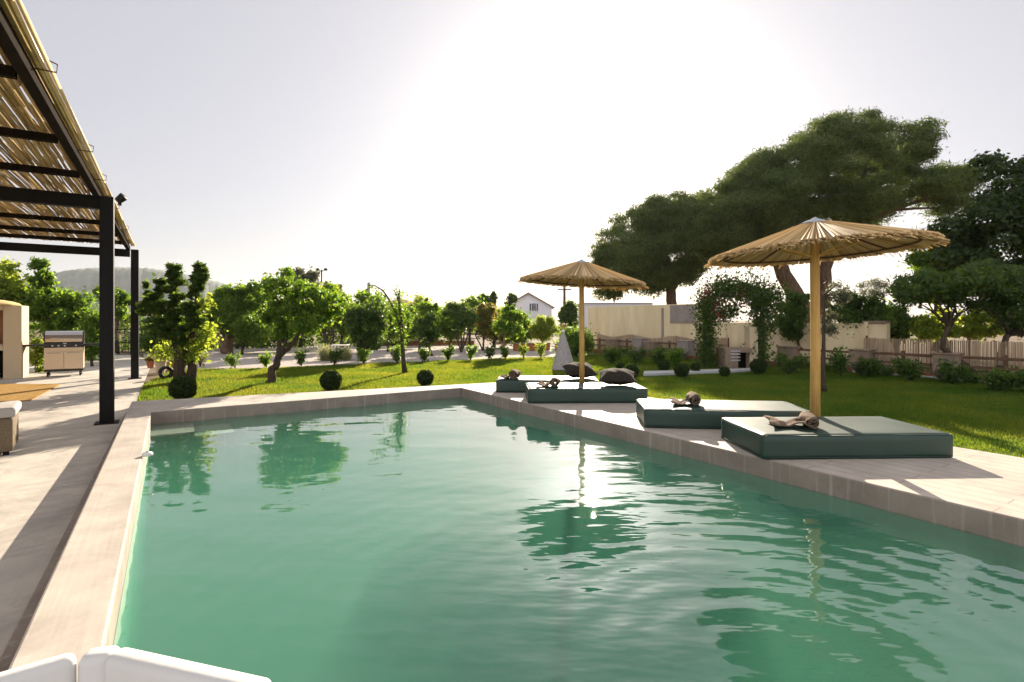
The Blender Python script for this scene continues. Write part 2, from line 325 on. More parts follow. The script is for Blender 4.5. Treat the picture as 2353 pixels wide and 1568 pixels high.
def tag(o, label=None, cat=None, group=None, kind=None):
    if label: o['label'] = label
    if cat: o['category'] = cat
    if group: o['group'] = group
    if kind: o['kind'] = kind
    return o
def thing(name, label, cat, loc=(0, 0, 0), rz=0, group=None):
    o = bpy.data.objects.new(name, None); o.empty_display_size = .2; COL.objects.link(o)
    o.location = loc; o.rotation_euler = (0, 0, rz); return tag(o, label, cat, group)
def dup(root, loc, rz=0, sc=1.0, label=None):
    r = root.copy(); COL.objects.link(r); r.location = loc; r.rotation_euler = (0, 0, rz); r.scale = (sc, sc, sc)
    if label: r['label'] = label
    for ch in list(root.children):
        c = ch.copy(); COL.objects.link(c); c.parent = r
        for g in list(ch.children):
            d = g.copy(); COL.objects.link(d); d.parent = c
    return r

def polys(name, V, k, m, parent=None, loc=None):          # V: (N*k,3) array, every k verts one face
    n = len(V) // k
    me = bpy.data.meshes.new(name); me.vertices.add(len(V)); me.vertices.foreach_set('co', np.asarray(V, np.float32).ravel())
    me.loops.add(len(V)); me.loops.foreach_set('vertex_index', np.arange(len(V), dtype=np.int32))
    me.polygons.add(n); me.polygons.foreach_set('loop_start', np.arange(0, len(V), k, dtype=np.int32))
    me.polygons.foreach_set('loop_total', np.full(n, k, np.int32))
    me.materials.append(m); me.update(calc_edges=True)
    o = bpy.data.objects.new(name, me); COL.objects.link(o)
    if parent: o.parent = parent
    if loc is not None: o.location = loc
    return o
def unit(a): return a / np.maximum(np.linalg.norm(a, axis=1, keepdims=True), 1e-9)
def leaves(C, ln, wd, rng, out=None, up=.35, along=None, spread=1.0):
    n = len(C); N = rng.normal(size=(n, 3)) * spread
    if out is not None: N = N + out * .7
    N[:, 2] += up; N = unit(N)
    A = along + rng.normal(size=(n, 3)) * .35 if along is not None else rng.normal(size=(n, 3))
    A = unit(A - N * np.sum(A * N, 1, keepdims=True)); B = np.cross(N, A)
    s = rng.uniform(.6, 1.35, (n, 1)); l = ln * s / 2; w = wd * s / 2
    V = np.stack([C - A * l, C + B * w - N * w * .3, C + A * l, C - B * w - N * w * .3], 1)
    return V.reshape(-1, 3)
def crown_points(rng, c, r, n, k, rc, hollow=2.2, flat=1.0):
    d = unit(rng.normal(size=(k, 3))); rad = rng.random((k, 1)) ** (1 / hollow)
    cc = d * rad * (1 - .55 * rc) * np.array(r); cr = rc * np.mean(r) * rng.uniform(.6, 1.35, k)
    i = rng.integers(0, k, n); dd = unit(rng.normal(size=(n, 3))); q = rng.random((n, 1)) ** .45
    q = np.where(rng.random((n, 1)) < .30, q + np.abs(rng.normal(size=(n, 1))) * .55, q)
    off = dd * q * cr[i][:, None]; off[:, 2] *= flat
    return cc[i] + off + np.array(c), dd, cc + np.array(c)

def tree(name, label, cat, base, crowns, n, leaf, m, trunks, bark='bark', group=None, seed=1, k=26, rc=.34, limbs=6, hollow=2.2, up=.35, part='crown', flat=.8):
    """base: world point; crowns: [(centre, radii)] in world; trunks: [([points], r0, r1)] in world"""
    rng = np.random.default_rng(seed); b = Vector(base)
    root = thing(name, label, cat, b, 0, group)
    V = []; hubs = []
    tot = sum(r[0] * r[2] for _, r in crowns)
    for c, r in crowns:
        nn = int(n * r[0] * r[2] / tot); kk = max(5, int(k * (r[0] * r[2] / tot) ** .7))
        P, D, H = crown_points(rng, Vector(c) - b, r, nn, kk, rc, hollow, flat)
        V.append(leaves(P, leaf[0], leaf[1], rng, D, up)); hubs.append(H)
    polys(part, np.concatenate(V), 4, m, root)
    t = MB()
    hubs = np.concatenate(hubs)
    for pts, r0, r1 in trunks:
        pts = [Vector(p) - b for p in pts]; q = len(pts)
        fine = []
        for i in range(q - 1):
            for s in range(4): fine.append(pts[i].lerp(pts[i + 1], s / 4))
        fine.append(pts[-1])
        rr = [r0 + (r1 - r0) * i / (len(fine) - 1) for i in range(len(fine))]; rr[0] *= 1.3
        jit = [p + Vector(rng.normal(size=3)) * r1 * .3 * (0 < i < len(fine) - 1) for i, p in enumerate(fine)]
        t.tube(jit, rr, 9)
        end = jit[-1]
        near = np.argsort(np.linalg.norm(hubs - np.array(end), axis=1) + rng.uniform(0, .8, len(hubs)))[:limbs]
        for h in near:
            hv = Vector(hubs[h]); mid = end.lerp(hv, .5) + Vector(rng.normal(size=3)) * (hv - end).length * .1
            t.tube([end, end.lerp(mid, .6), mid, hv], [r1 * .8, r1 * .6, r1 * .42, r1 * .12], 6)
    t.build('trunk', M[bark], root, smooth=True)
    return root
def px_crown(u0, u1, v0, v1, d, depth=.9):
    c = pt((u0 + u1) / 2, (v0 + v1) / 2, d); rx = (u1 - u0) / 2 * d / F; rz = (v1 - v0) / 2 * d / F
    return (c, (rx, rx * depth, rz))
def px_trunk(pts, d, r0, r1): return ([pt(u, v, d) for u, v in pts], r0, r1)
def gd(v): return F * (ZC - GZ) / (v - HY)                  # distance of a point on the ground at row v

# ------------------------------------------------------------------ ground, pool, terraces
def sheet(name, poly, z, m, kind='structure'):
    o = MB().add([(p[0], p[1], z) for p in poly], [tuple(range(len(poly)))]).build(name, m); tag(o, kind=kind); return o
def pw(X, Y): w = W(X, Y); return (w.x, w.y)
# soil to the horizon, with the opening for the pool
g = MB(); B = 1450
xs, ys = [-B, -.40, 4.60, B], [-B, -3.0, 8.8, B]
for i in range(3):
    for j in range(3):
        if i == 1 and j == 1: continue
        q = [pw(xs[i], ys[j]), pw(xs[i + 1], ys[j]), pw(xs[i + 1], ys[j + 1]), pw(xs[i], ys[j + 1])]
        g.add([(x, y, GZ - .03) for x, y in q], [(0, 1, 2, 3)])
tag(g.build('ground', M['soil']), kind='structure')
XL, XR, YF = -.21, 4.49, 8.69
near = lambda X: (1.7 - X * ST) / CT
dk = lambda name, poly, mt: tag(MB().prism(poly, -1.6, 0, 0, 1).build(name, [mt, M['poolwall']], bevel=.012, segs=2), kind='structure')
dk('pool_coping', [pw(-.49, near(XL)), pw(XL, near(XL)), pw(XL, YF), pw(-.49, YF)], M['coping'])
dk('pool_surround', [pw(-.49, YF), pw(XR, YF), pw(6.1, 8.95), pw(-.49, 9.98)], M['coping'])
dk('sun_deck', [pw(XR, YF), pw(XR, near(XR)), pw(6.5, near(XR)), pw(6.5, 8.6), pw(6.1, 8.95)], M['deck'])
dk('pool_terrace', [pw(-.49, near(XL)), pw(-.49, -5), pw(6.5, -5), pw(6.5, near(XR)), pw(XR, near(XR)), pw(XL, near(XL))], M['deck'])
sheet('pool_floor', [pw(XL - .05, near(XL) - .1), pw(XR + .05, near(XR) - .1), pw(XR + .05, YF + .05), pw(XL - .05, YF + .05)], -1.35, M['poolfloor'])
lin = MB(); e_ = .003
for (xa, ya), (xb, yb) in (((XL + e_, near(XL) + .05), (XL + e_, YF - e_)), ((XL + e_, YF - e_), (XR - e_, YF - e_)), ((XR - e_, YF - e_), (XR - e_, near(XR) + .05))):
    pa, pb = W(xa, ya, -1.34), W(xb, yb, -1.34); up_ = Vector((0, 0, 1.34 - .178)); lin.add([pa, pb, pb + up_, pa + up_], [(0, 1, 2, 3)])
tag(lin.build('pool_lining', mat('pool_lining', (.20, .36, .26), .8, .2, var=.12, vscale=3)), kind='structure')
st = MB()
for i, (a, b_, z) in enumerate([(XL + .006, .27, -.19), (.273, .73, -.25), (.733, 1.2, -.37), (1.203, 1.7, -.55)]):
    st.prism([pw(a, 7.95), pw(b_, 7.95), pw(b_, YF - .006), pw(a, YF - .006)], -1.34, z, 0, 1)
tag(st.build('pool_steps', [M['coping'], M['poolwall']]), kind='structure')
tag(MB().prism([pw(XL - .01, near(XL) - .02), pw(XR + .01, near(XR) - .02), pw(XR + .01, YF + .01), pw(XL - .01, YF + .01)], -1.40, -.17).build('pool_water', M['water']), kind='structure')
# lower terrace on the left, with a narrow ledge against the coping
sheet('terrace', [pw(-.494, -6), pw(-.494, 22), pw(-1.2, 27), pw(-14, 27), pw(-14, -6)], GZ, M['terrace'])
tag(MB().prism([pw(-.495, near(XL) - .6), pw(-.495, 9.98), pw(-.56, 9.98), pw(-.60, near(XL) - .6)], GZ + .004, GZ + .05, 0, 0).build('coping_ledge', M['poolwall'], bevel=.008), kind='structure')
lawn_poly = [pw(-.49, 9.9), pw(-.49, 14.4)] + [tuple(at(u, v)[:2]) for u, v in ((395, 851), (520, 848), (700, 843), (900, 834), (1100, 826), (1270, 821), (1350, 818))] + \
            [pw(15.85, 19.6), pw(15.85, 2.0), pw(15.85, -4), pw(6.48, -4), pw(6.48, 8.6), pw(6.1, 8.93)]
sheet('lawn', lawn_poly, GZ - .012, M['turf'])
sheet('gravel_drive', [tuple(at(u, v, GZ - .018)[:2]) for u, v in ((330, 840), (395, 852), (520, 849), (700, 844), (900, 835), (1100, 827), (1270, 822), (1350, 819), (1350, 800), (1000, 792), (420, 800), (330, 812))], GZ - .018, M['gravel'])
a, b_ = at(1480, 862), at(1720, 850)
pth = MB()
P0, P1, P2, P3 = at(1478, 864), at(1480, 857), at(1725, 850), at(1730, 854)
pth.prism([P0[:2], P3[:2], P2[:2], P1[:2]], GZ - .008, GZ + .05)
tag(pth.build('garden_path', M['pathstone']), kind='structure')

# hills far behind on the left
def hills():
    rng = np.random.default_rng(5); d0 = 900; prof = []
    key = [(-200, 640), (0, 650), (100, 634), (150, 622), (200, 617), (280, 615), (340, 616), (400, 626), (470, 640), (530, 655), (620, 678), (720, 700), (850, 722), (1000, 733)]
    us = np.linspace(-200, 1000, 240); vs = np.interp(us, [k[0] for k in key], [k[1] for k in key]) + rng.normal(size=240) * .9
    v = []; f = []
    for i, (u, vv) in enumerate(zip(us, vs)):
        p = pt(u, vv, d0); h = p.z
        for j, (dd, hh) in enumerate(((-260, -1), (-170, .28), (-90, .62), (-30, .9), (0, 1), (80, .8), (300, -.05))):
            s = (d0 + dd) / d0
            z = h * hh + (rng.normal() * h * .018 if 0 < j < 4 else 0); v.append((p.x * s, p.y * s, max(z, -3)))
    for i in range(239):
        for j in range(6): f.append((i * 7 + j, (i + 1) * 7 + j, (i + 1) * 7 + j + 1, i * 7 + j + 1))
    o = MB().add(v, f).build('hills', mat('haze_toned_scrub', (.10, .13, .11), .95, .1, col2=(.16, .19, .17), vscale=.03), smooth=True); tag(o, kind='structure')  # distance haze partly put into the paler scrub colour
hills()

# grass blades on the lawn
def grass():
    rng = np.random.default_rng(11); N = 1700000
    lp = np.array(lawn_poly)
    x = rng.uniform(-10, 17, N); y = rng.uniform(.2, 22, N)
    keep = rng.random(N) < np.clip(7.5 / np.maximum(y, 6), 0, 1)
    keep &= (x > -y * 1.02 - 1.5) & (x < y * 1.02 + 4.5)
    x, y = x[keep], y[keep]
    ins = np.zeros(len(x), bool); n = len(lp)
    for i in range(n):
        x1, y1 = lp[i]; x2, y2 = lp[(i + 1) % n]
        c = ((y1 > y) != (y2 > y)); xi = (x2 - x1) * (y - y1) / (y2 - y1 + 1e-12) + x1; ins ^= (c & (x < xi))
    X = x * CT + y * ST; Y = -x * ST + y * CT
    ins &= ~((X > -.45) & (X < 6.5) & (Y < 8.6)); 
    p0, p2 = P0, P2                                             # leave the path free
    ins &= ~((x > P0.x - .05) & (x < P3.x) & (np.abs(y - (P0.y + (P2.y - P0.y) * (x - P0.x) / (P2.x - P0.x)) + .1) < .42))
    x, y = x[ins], y[ins]; n = len(x)
    h = rng.uniform(.028, .06, n) * (1 + .35 * np.sin(x * 2.1 + np.sin(y * 1.7) * 2)); w = np.clip(.0016 * y, .008, .03) * rng.uniform(.6, 1.2, n)
    a = rng.uniform(0, np.pi, n); dx, dy = np.cos(a) * w / 2, np.sin(a) * w / 2
    lx, ly = rng.normal(size=n) * h * .45, rng.normal(size=n) * h * .45
    z = np.full(n, GZ - .012)
    V = np.stack([np.stack([x - dx, y - dy, z], 1), np.stack([x + dx, y + dy, z], 1), np.stack([x + lx, y + ly, z + h], 1)], 1).reshape(-1, 3)
    o = polys('grass', V, 3, M['grass']); tag(o, 'short mown lawn grass beyond the pool', 'grass', kind='stuff')
grass()

# ------------------------------------------------------------------ reed covered pergola
def pergola():
    b = W(-.74, 9.34, GZ)
    root = thing('pergola', 'black steel pergola roofed with loose reeds over the terrace', 'pergola', b, TH)
    def lw(X, Y, z): return (X + .74, Y - 9.34, z - GZ)
    zt = 2.97
    for X, Y in ((-.74, 9.34), (-.72, 16.0), (-.74, 2.6), (-6.4, 9.34), (-6.4, 16.0), (-6.4, 2.6)):
        m = MB().box(lw(X, Y, (zt + GZ) / 2), (.16, .16, zt - GZ)); o = m.build('post', M['steel'], root, bevel=.006)
        MB().box(lw(X, Y, GZ + .008), (.27, .27, .014)).build('base_plate', M['steel'], o)
    for Y in (2.6, 9.34, 16.0):
        MB().box(lw(-3.65, Y, zt - .09), (5.66, .12, .18)).build('cross_beam', M['steel'], root, bevel=.005)
    for X in (-.86, -6.4):
        MB().box(lw(X, 8.9, zt + .05), (.08, 14.6, .10)).build('edge_beam', M['rafter'], root, bevel=.005)
    for Y in (1.75, 3.45, 5.1, 6.75, 8.25, 10.4, 12.1, 13.7, 15.0):
        MB().box(lw(-3.63, Y, zt + .04), (5.42, .06, .075)).build('rafter', M['rafter'], root)
    rng = random.Random(3); r = MB()
    x = -6.5
    while x < -.80:
        y = 1.5 + rng.uniform(-.4, 0)
        while y < 16.1:
            ln = rng.uniform(1.6, 3.4); y2 = min(y + ln, 16.2)
            if rng.random() > .04:
                xo = rng.uniform(-.012, .012); z = zt + .135 + rng.uniform(-.012, .03)
                r.tube([lw(x + xo, y, z), lw(x + xo + rng.uniform(-.02, .02), (y + y2) / 2, z + rng.uniform(-.01, .012)), lw(x + xo + rng.uniform(-.03, .03), y2, z)], rng.uniform(.008, .0135), 4, False)
            y = y2 + rng.uniform(-.15, .05)
        x += rng.uniform(.0075, .0135)
    r.build('reed_roof', M['reed'], root)
    e = MB()
    for k in range(5):                                          # bundle of canes tied along the edge
        ox, oz = (.0, .032, .064, .016, .048, .078, .03)[k], (.0, .004, .0, .032, .034, .03, .06)[k]
        y = 1.3
        while y < 16.2:
            y2 = min(y + rng.uniform(2.6, 4.2), 16.3)
            e.tube([lw(-.80 + ox, y, zt + .125 + oz), lw(-.80 + ox + rng.uniform(-.008, .008), (y + y2) / 2, zt + .125 + oz + rng.uniform(-.01, .01)), lw(-.80 + ox, y2, zt + .125 + oz)], .014, 6)
            y = y2 + .01
    e.build('cane_edge', M['bamboo'], root, smooth=True)
    for Y in (5.1, 7.3, 8.7, 10.8, 13.2):
        t = MB(); t.tube([lw(-.83, Y, zt + .10), lw(-.70, Y, zt + .10), lw(-.695, Y, zt + .16), lw(-.76, Y, zt + .185), lw(-.83, Y, zt + .18)], .006, 5)
        t.build('wire_tie', M['rail'], root)
    # spot light clamped on the edge
    p = W(-.70, 11.0, zt + .20)
    s = thing('spotlight', 'small black spotlight clamped on the cane edge of the pergola roof', 'spotlight', p, TH)
    MB().box((0, 0, .02), (.05, .05, .06)).build('bracket', M['steel'], s)
    MB().tube([(-.03, 0, .06), (.06, -.05, .14)], [.055, .07], 12).build('lamp_head', M['steel'], s, smooth=True)
pergola()

# ------------------------------------------------------------------ umbrellas
def umbrella(p, zr, za, r, label, seed, tilt=(0, 0), pr=.048, grp='thatched sun umbrellas on the deck'):
    rng = random.Random(seed); root = thing('sun_umbrella', label, 'sun umbrella', p, 0, grp)
    pole = MB(); pole.tube([(0, 0, 0), (.003, 0, za * .4), (-.004, 0, za * .8), (0, 0, za - .02)], [pr * 1.05, pr, pr * .98, pr * .95], 14)
    pole.build('pole', M['wood'], root, smooth=True)
    sl = (za - zr) / r
    def zz(x, y): return za - sl * math.hypot(x, y) + tilt[0] * x + tilt[1] * y
    can = MB(); n = 460
    for layer in range(3):
        for k in range(n):
            a = math.tau * (k + rng.random()) / n; r0 = .03 + .25 * rng.random() * (layer == 2); r1 = r * rng.uniform(.98, 1.022)
            w = r * math.tau / n * rng.uniform(1.5, 2.2); da = rng.uniform(-.03, .03)
            c, s_ = math.cos(a), math.sin(a); c1, s1 = math.cos(a + da), math.sin(a + da)
            dz = .004 + layer * .015 + rng.uniform(-.005, .008)
            i0 = (c * r0, s_ * r0); i1 = (c1 * r1, s1 * r1)
            w0 = w * max(.25, r0 / r)
            vs = [(i0[0] - s_ * w0 / 2, i0[1] + c * w0 / 2, zz(*i0) + dz), (i0[0] + s_ * w0 / 2, i0[1] - c * w0 / 2, zz(*i0) + dz), (i0[0], i0[1], zz(*i0) + dz + .008),
                  (i1[0] - s1 * w / 2, i1[1] + c1 * w / 2, zz(*i1) + dz), (i1[0] + s1 * w / 2, i1[1] - c1 * w / 2, zz(*i1) + dz), (i1[0], i1[1], zz(*i1) + dz + .012)]
            can.add(vs, [(0, 1, 4, 3), (1, 2, 5, 4), (2, 0, 3, 5), (3, 4, 5)])
    for k in range(110):                                         # stray ends
        a = rng.uniform(0, math.tau); q0, q1 = r * rng.uniform(.93, 1), r * rng.uniform(1.03, 1.07)
        x0, y0, x1, y1 = q0 * math.cos(a), q0 * math.sin(a), q1 * math.cos(a), q1 * math.sin(a)
        can.tube([(x0, y0, zz(x0, y0) + .01), (x1, y1, zz(x1, y1) - rng.uniform(0, .02))], .004, 3, False)
    can.build('canopy', M['thatch'], root)
    hoop = [(r * .86 * math.cos(t), r * .86 * math.sin(t), zz(r * .86 * math.cos(t), r * .86 * math.sin(t)) - .012) for t in [math.tau * i / 48 for i in range(49)]]
    MB().tube(hoop, .011, 6, False).build('hoop', M['rail'], root, smooth=True)
    for k in range(8):
        a = math.tau * k / 8 + .2; x, y = r * .88 * math.cos(a), r * .88 * math.sin(a)
        MB().tube([(.03 * math.cos(a), .03 * math.sin(a), za - .03), (x, y, zz(x, y) - .006)], .011, 6).build('rib', M['rail'], root)
        if k % 2 == 0:
            x, y = r * .55 * math.cos(a), r * .55 * math.sin(a); zl = zr - .02
            MB().tube([(pr * .9 * math.cos(a), pr * .9 * math.sin(a), zl), (x, y, zz(x, y) - .018)], .009, 6).build('strut', M['wood'], root)
    cp = MB(); cp.lathe([(.17, za - sl * .17 + .046), (.10, za - sl * .10 + .056), (.04, za + .045), (.005, za + .07)], 20)
    cp.build('cap', M['zinc'], root, smooth=True)
    return root
umbrella((3.26, 5.70, 0), 1.95, 2.285, 1.06, 'wide thatched sun umbrella on a yellow wooden pole, behind the nearest daybed', 1, tilt=(.055, -.02))
umbrella((1.165, 8.85, 0), 1.85, 2.20, 1.02, 'smaller thatched sun umbrella between the two far daybeds', 2, tilt=(-.055, 0), pr=.043)

# ------------------------------------------------------------------ daybeds, towels, pillows
def daybed(c, L_, W_, rz, label):
    root = thing('daybed', label, 'daybed', (c[0], c[1], 0), R(rz), 'green daybeds on the sun deck')
    h = .222; nx, ny = 14, 8; m = MB(); rg = random.Random(int(c[0] * 100))
    def face(f_, na, nb):
        m.add([f_(i / na, j / nb) for j in range(nb + 1) for i in range(na + 1)], [(j * (na + 1) + i, j * (na + 1) + i + 1, (j + 1) * (na + 1) + i + 1, (j + 1) * (na + 1) + i) for j in range(nb) for i in range(na)])
    X, Y, z0 = L_ / 2, W_ / 2, .006; na, nb, nc = 44, 22, 6
    face(lambda a, b: (-X + L_ * a, -Y + W_ * b, h), na, nb); face(lambda a, b: (-X + L_ * a, Y - W_ * b, z0), na, nb)
    face(lambda a, b: (-X + L_ * a, -Y, z0 + (h - z0) * b), na, nc); face(lambda a, b: (X - L_ * a, Y, z0 + (h - z0) * b), na, nc)
    face(lambda a, b: (X, -Y + W_ * a, z0 + (h - z0) * b), nb, nc); face(lambda a, b: (-X, Y - W_ * a, z0 + (h - z0) * b), nb, nc)
    rc = .03; ph = rg.uniform(0, 6)
    def soft(p):
        x, y, z = p
        q = Vector((max(-X + rc, min(X - rc, x)), max(-Y + rc, min(Y - rc, y)), max(z0 + .01, min(h - rc, z)))); d_ = Vector(p) - q
        if d_.length > 1e-6: q = q + d_.normalized() * rc if d_.length > rc else Vector(p)
        k = math.sin(x * 5.1 + ph) * math.sin(y * 6.3 + ph * 2) * .5 + math.sin(x * 13 + y * 9 + ph) * .25
        edge = min(X - abs(x), Y - abs(y)) / .12
        q.z += (.005 * k - .006 * math.exp(-((x - .3) ** 2 + y * y) / .08)) * max(0, min(1, edge)) * (z > h - .001)
        q.y += .004 * math.sin(x * 7 + ph) * (abs(abs(y) - Y) < .001); q.x += .004 * math.sin(y * 8 + ph) * (abs(abs(x) - X) < .001)
        return tuple(q)
    m.v = [soft(p) for p in m.v]
    o = m.build('mattress', M['vinyl'], root, smooth=True)
    w_ = o.modifiers.new('weld', 'WELD'); w_.merge_threshold = .0012
    s = MB(); z = .018                                           # seam round the foot
    hx, hy = L_ / 2 + .0015, W_ / 2 + .0015
    k = .03
    s.tube([(-hx + k, -hy, z), (hx - k, -hy, z), (hx, -hy + k, z), (hx, hy - k, z), (hx - k, hy, z), (-hx + k, hy, z), (-hx, hy - k, z), (-hx, -hy + k, z), (-hx + k, -hy, z)], .004, 6)
    z = h - .012; e = .010
    s.tube([(-hx + k, -hy + e, z), (hx - k, -hy + e, z), (hx - e, -hy + k, z), (hx - e, hy - k, z), (hx - k, hy - e, z), (-hx + k, hy - e, z), (-hx + e, hy - k, z), (-hx + e, -hy + k, z), (-hx + k, -hy + e, z)], .0045, 6)
    s.build('piping', M['vinyl'], o, smooth=True)
    return root
daybed((3.10, 5.20), 1.76, .90, 2.0, 'green daybed nearest the camera, with a tan rolled towel')
daybed((2.50, 6.42), 1.86, .82, -6.5, 'green daybed partly behind the nearest one, ahead of the bright lawn')
daybed((1.13, 8.32), 1.80, .82, 1.5, 'green daybed with a towel and one pillow, in front of the smaller umbrella pole')
daybed((.62, 9.38), 1.75, .72, -4.0, 'farthest green daybed, mostly hidden behind another daybed')

def towel(p, rz, label, r=.072, wd=.26, tail=.26):
    r *= .82; wd *= 1.12
    root = thing('towel', label, 'towel', p, R(rz), 'rolled towels on the daybeds')
    prof = []                                                   # spiral section in x-z, then the loose end lying flat
    for i in range(44):
        t = i / 43; a = 2.25 * math.tau * t - 1.2; q = r * (.22 + .78 * t); prof.append((q * math.cos(a), r + q * math.sin(a) * .92))
    e = prof[-1]
    a0 = 2.25 * math.tau - 1.2
    while (a0 + math.pi / 2) % math.tau > .3 and a0 < 2.25 * math.tau + 6: a0 += .15; prof.append((r * math.cos(a0), r + r * .92 * math.sin(a0)))
    x0 = prof[-1][0]
    prof = [(-x, z) for x, z in prof]; x0 = prof[-1][0]
    for i in range(1, 17): t = i / 16; prof.append((x0 - tail * t, .014 + .030 * abs(math.sin(t * 5.5)) * (1 - .3 * t) + .05 * max(0, t - .8)))
    v = []; f = []; n = len(prof); rg = random.Random(int(p[0] * 77)); NY = 9
    for j in range(NY):
        y = (j / (NY - 1) - .5) * wd
        for i, (x, z) in enumerate(prof):
            s = i / n; v.append((x + .022 * math.sin(j * .8 + i * .23 + p[0]) * s, y * (1 + .16 * math.sin(i * .31 + p[1])) + .03 * s * math.sin(i * .2), max(.006, z + .014 * math.sin(j * 1.1 + i * .5) * s)))
    for j in range(NY - 1):
        for i in range(n - 1): f.append((j * n + i, j * n + i + 1, (j + 1) * n + i + 1, (j + 1) * n + i))
    o = MB().add(v, f).build('towel_roll', M['towel'], root, smooth=True)
    sd = o.modifiers.new('thickness', 'SOLIDIFY'); sd.thickness = .012; sd.offset = 0
    return root
towel((2.86, 5.10, .226), -16, 'tan towel roll on the nearest daybed', .068, .28, .36)
towel((2.20, 6.42, .226), -12, 'towel roll on the second daybed from the right', .08, .24, .26)
towel((.66, 8.16, .226), -8, 'small towel roll left on the daybed with one pillow', .078, .22, .26)
towel((.04, 9.26, .226), -10, 'bulky grey towel roll on the far left end of the farthest daybed', .09, .26, .22)

def pillow(p, rz, label, w=.50, h=.40, t=.19, rx=14):
    root = thing('pillow', label, 'pillow', p, R(rz), 'dark scatter pillows on the daybeds')
    v = []; f = []; N = 14
    for side in (1, -1):
        for j in range(N + 1):
            for i in range(N + 1):
                a, b = i / N * 2 - 1, j / N * 2 - 1
                k = max(0, (1 - abs(a) ** 2.6) * (1 - abs(b) ** 2.6)) ** .55
                px = a * w / 2 * (1 - .10 * (1 - b * b) * abs(a)); py = b * h / 2 * (1 - .10 * (1 - a * a) * abs(b))
                v.append((px, py, side * (t / 2 * k + .003) + .006 * math.sin(a * 9 + b * 5) * k))
    n1 = (N + 1) ** 2
    for s in (0, 1):
        for j in range(N):
            for i in range(N):
                q = (s * n1 + j * (N + 1) + i, s * n1 + j * (N + 1) + i + 1, s * n1 + (j + 1) * (N + 1) + i + 1, s * n1 + (j + 1) * (N + 1) + i)
                f.append(q if s == 0 else q[::-1])
    mtx = Matrix.Rotation(R(rx), 4, 'X'); v = [mtx @ Vector(x) for x in v]; zmin = min(x.z for x in v); v = [x - Vector((0, 0, zmin)) for x in v]
    o = MB().add(v, f).build('cover', M['pillow'], root, smooth=True)
    e = [mtx @ Vector(x) - Vector((0, 0, zmin)) for x in [(-w / 2, -h / 2, 0), (0, -h / 2 * .9, 0), (w / 2, -h / 2, 0), (w / 2 * .9, 0, 0), (w / 2, h / 2, 0), (0, h / 2 * .9, 0), (-w / 2, h / 2, 0), (-w / 2 * .9, 0, 0), (-w / 2, -h / 2, 0)]]
    MB().tube(e, .008, 6).build('piping', M['pillow'], root, smooth=True)
    return root
pillow((1.66, 8.38, .226), -8, 'dark pillow on the daybed nearer the pool, right of the umbrella pole', .56, .46, .21, 14)
pillow((1.19, 9.36, .226), 6, 'dark pillow behind the umbrella pole on the farthest daybed', .54, .46, .22, 16)

# ------------------------------------------------------------------ white corner seat in the foreground
def corner_seat():
    root = thing('corner_sofa', 'white padded corner sofa cut by the bottom of the frame', 'sofa', (-.80, .75, 0), 0)
    o = Vector((-.80, .75, 0)); zt = .590
    def slab(name, a, b, th, z0, z1, rad):
        a, b = Vector((*a, 0)), Vector((*b, 0)); d = (b - a); ang = math.atan2(d.y, d.x); c = (a + b) / 2 - o; nrm = Vector((math.sin(ang), -math.cos(ang), 0))
        c = c + nrm * th / 2
        m = MB().box((c.x, c.y, (z0 + z1) / 2), (d.length, th, z1 - z0), ang)
        return m.build(name, M['white'], root, bevel=rad, segs=4, smooth=True)
    slab('back_cushion', (-1.42, .66), (-.878, 1.07), .04, .20, zt, .018)
    slab('back_cushion', (-.868, 1.085), (-.803, 1.10), .05, .20, zt - .006, .018)
    slab('back_cushion', (-.793, 1.085), (-.437, .985), .05, .20, zt, .018)
    slab('back_cushion', (-.427, .975), (-.18, .89), .05, .20, zt - .02, .018)
    MB().box((-.03, -.05, .16), (.95, .50, .26)).build('seat_base', M['white'], root, bevel=.02, segs=3, smooth=True)
    MB().box((-.88 + .80, .965 - .75, zt - .16), (.022, .05, .04), R(40)).build('clasp', M['brass'], root, bevel=.004)
    for x, y in ((-.45, -.26), (.40, -.26), (-.40, .15), (.38, .15)):
        MB().box((x, y, .02), (.05, .05, .04)).build('foot', M['grey'], root)
corner_seat()

# small white fitting on the coping
p = at(346, 1050, -.01)
f_ = thing('pool_fitting', 'small round white fitting on the inner edge of the left coping', 'pool fitting', (p.x - .03, p.y, .001))
MB().lathe([(.045, 0), (.045, .018), (.036, .03), (.008, .033)], 16).build('cover', M['plastic'], f_, smooth=True)
MB().lathe([(.012, .032), (.012, .04), (.003, .042)], 10).build('screw', M['grey'], f_)

# ------------------------------------------------------------------ left terrace: ottoman, rug, masonry oven, gas grill
def ottoman():
    p = at(62, 1032)
    p = at(30, 1046)
    root = thing('wicker_seat', 'dark wicker seat with a grey cushion at the left edge of the terrace', 'wicker seat', p, TH + R(6))
    # local: near right corner at the origin, +x right, +y back
    w, d, h = 1.0, .62, .36
    MB().box((-w / 2, d / 2, .04 + h / 2), (w, d, h)).build('wicker_body', M['wicker'], root, bevel=.02, segs=2, smooth=True)
    MB().box((-w / 2, d / 2, .04 + h + .058), (w + .05, d + .05, .11)).build('cushion', M['cushion'], root, bevel=.035, segs=4, smooth=True)
    for x, y in ((-.06, .06), (-w + .06, .06), (-.06, d - .06), (-w + .06, d - .06)):
        MB().box((x, y, .02), (.05, .05, .04)).build('leg', M['steel'], root)
ottoman()
r = MB(); q = [at(140, 884), at(-260, 884), at(-360, 935), at(70, 922)]
r.prism([x[:2] for x in q], GZ + .004, GZ + .018)
tag(r.build('jute_rug', M['rug']), 'flat ochre jute rug on the terrace in front of the masonry oven', 'rug')

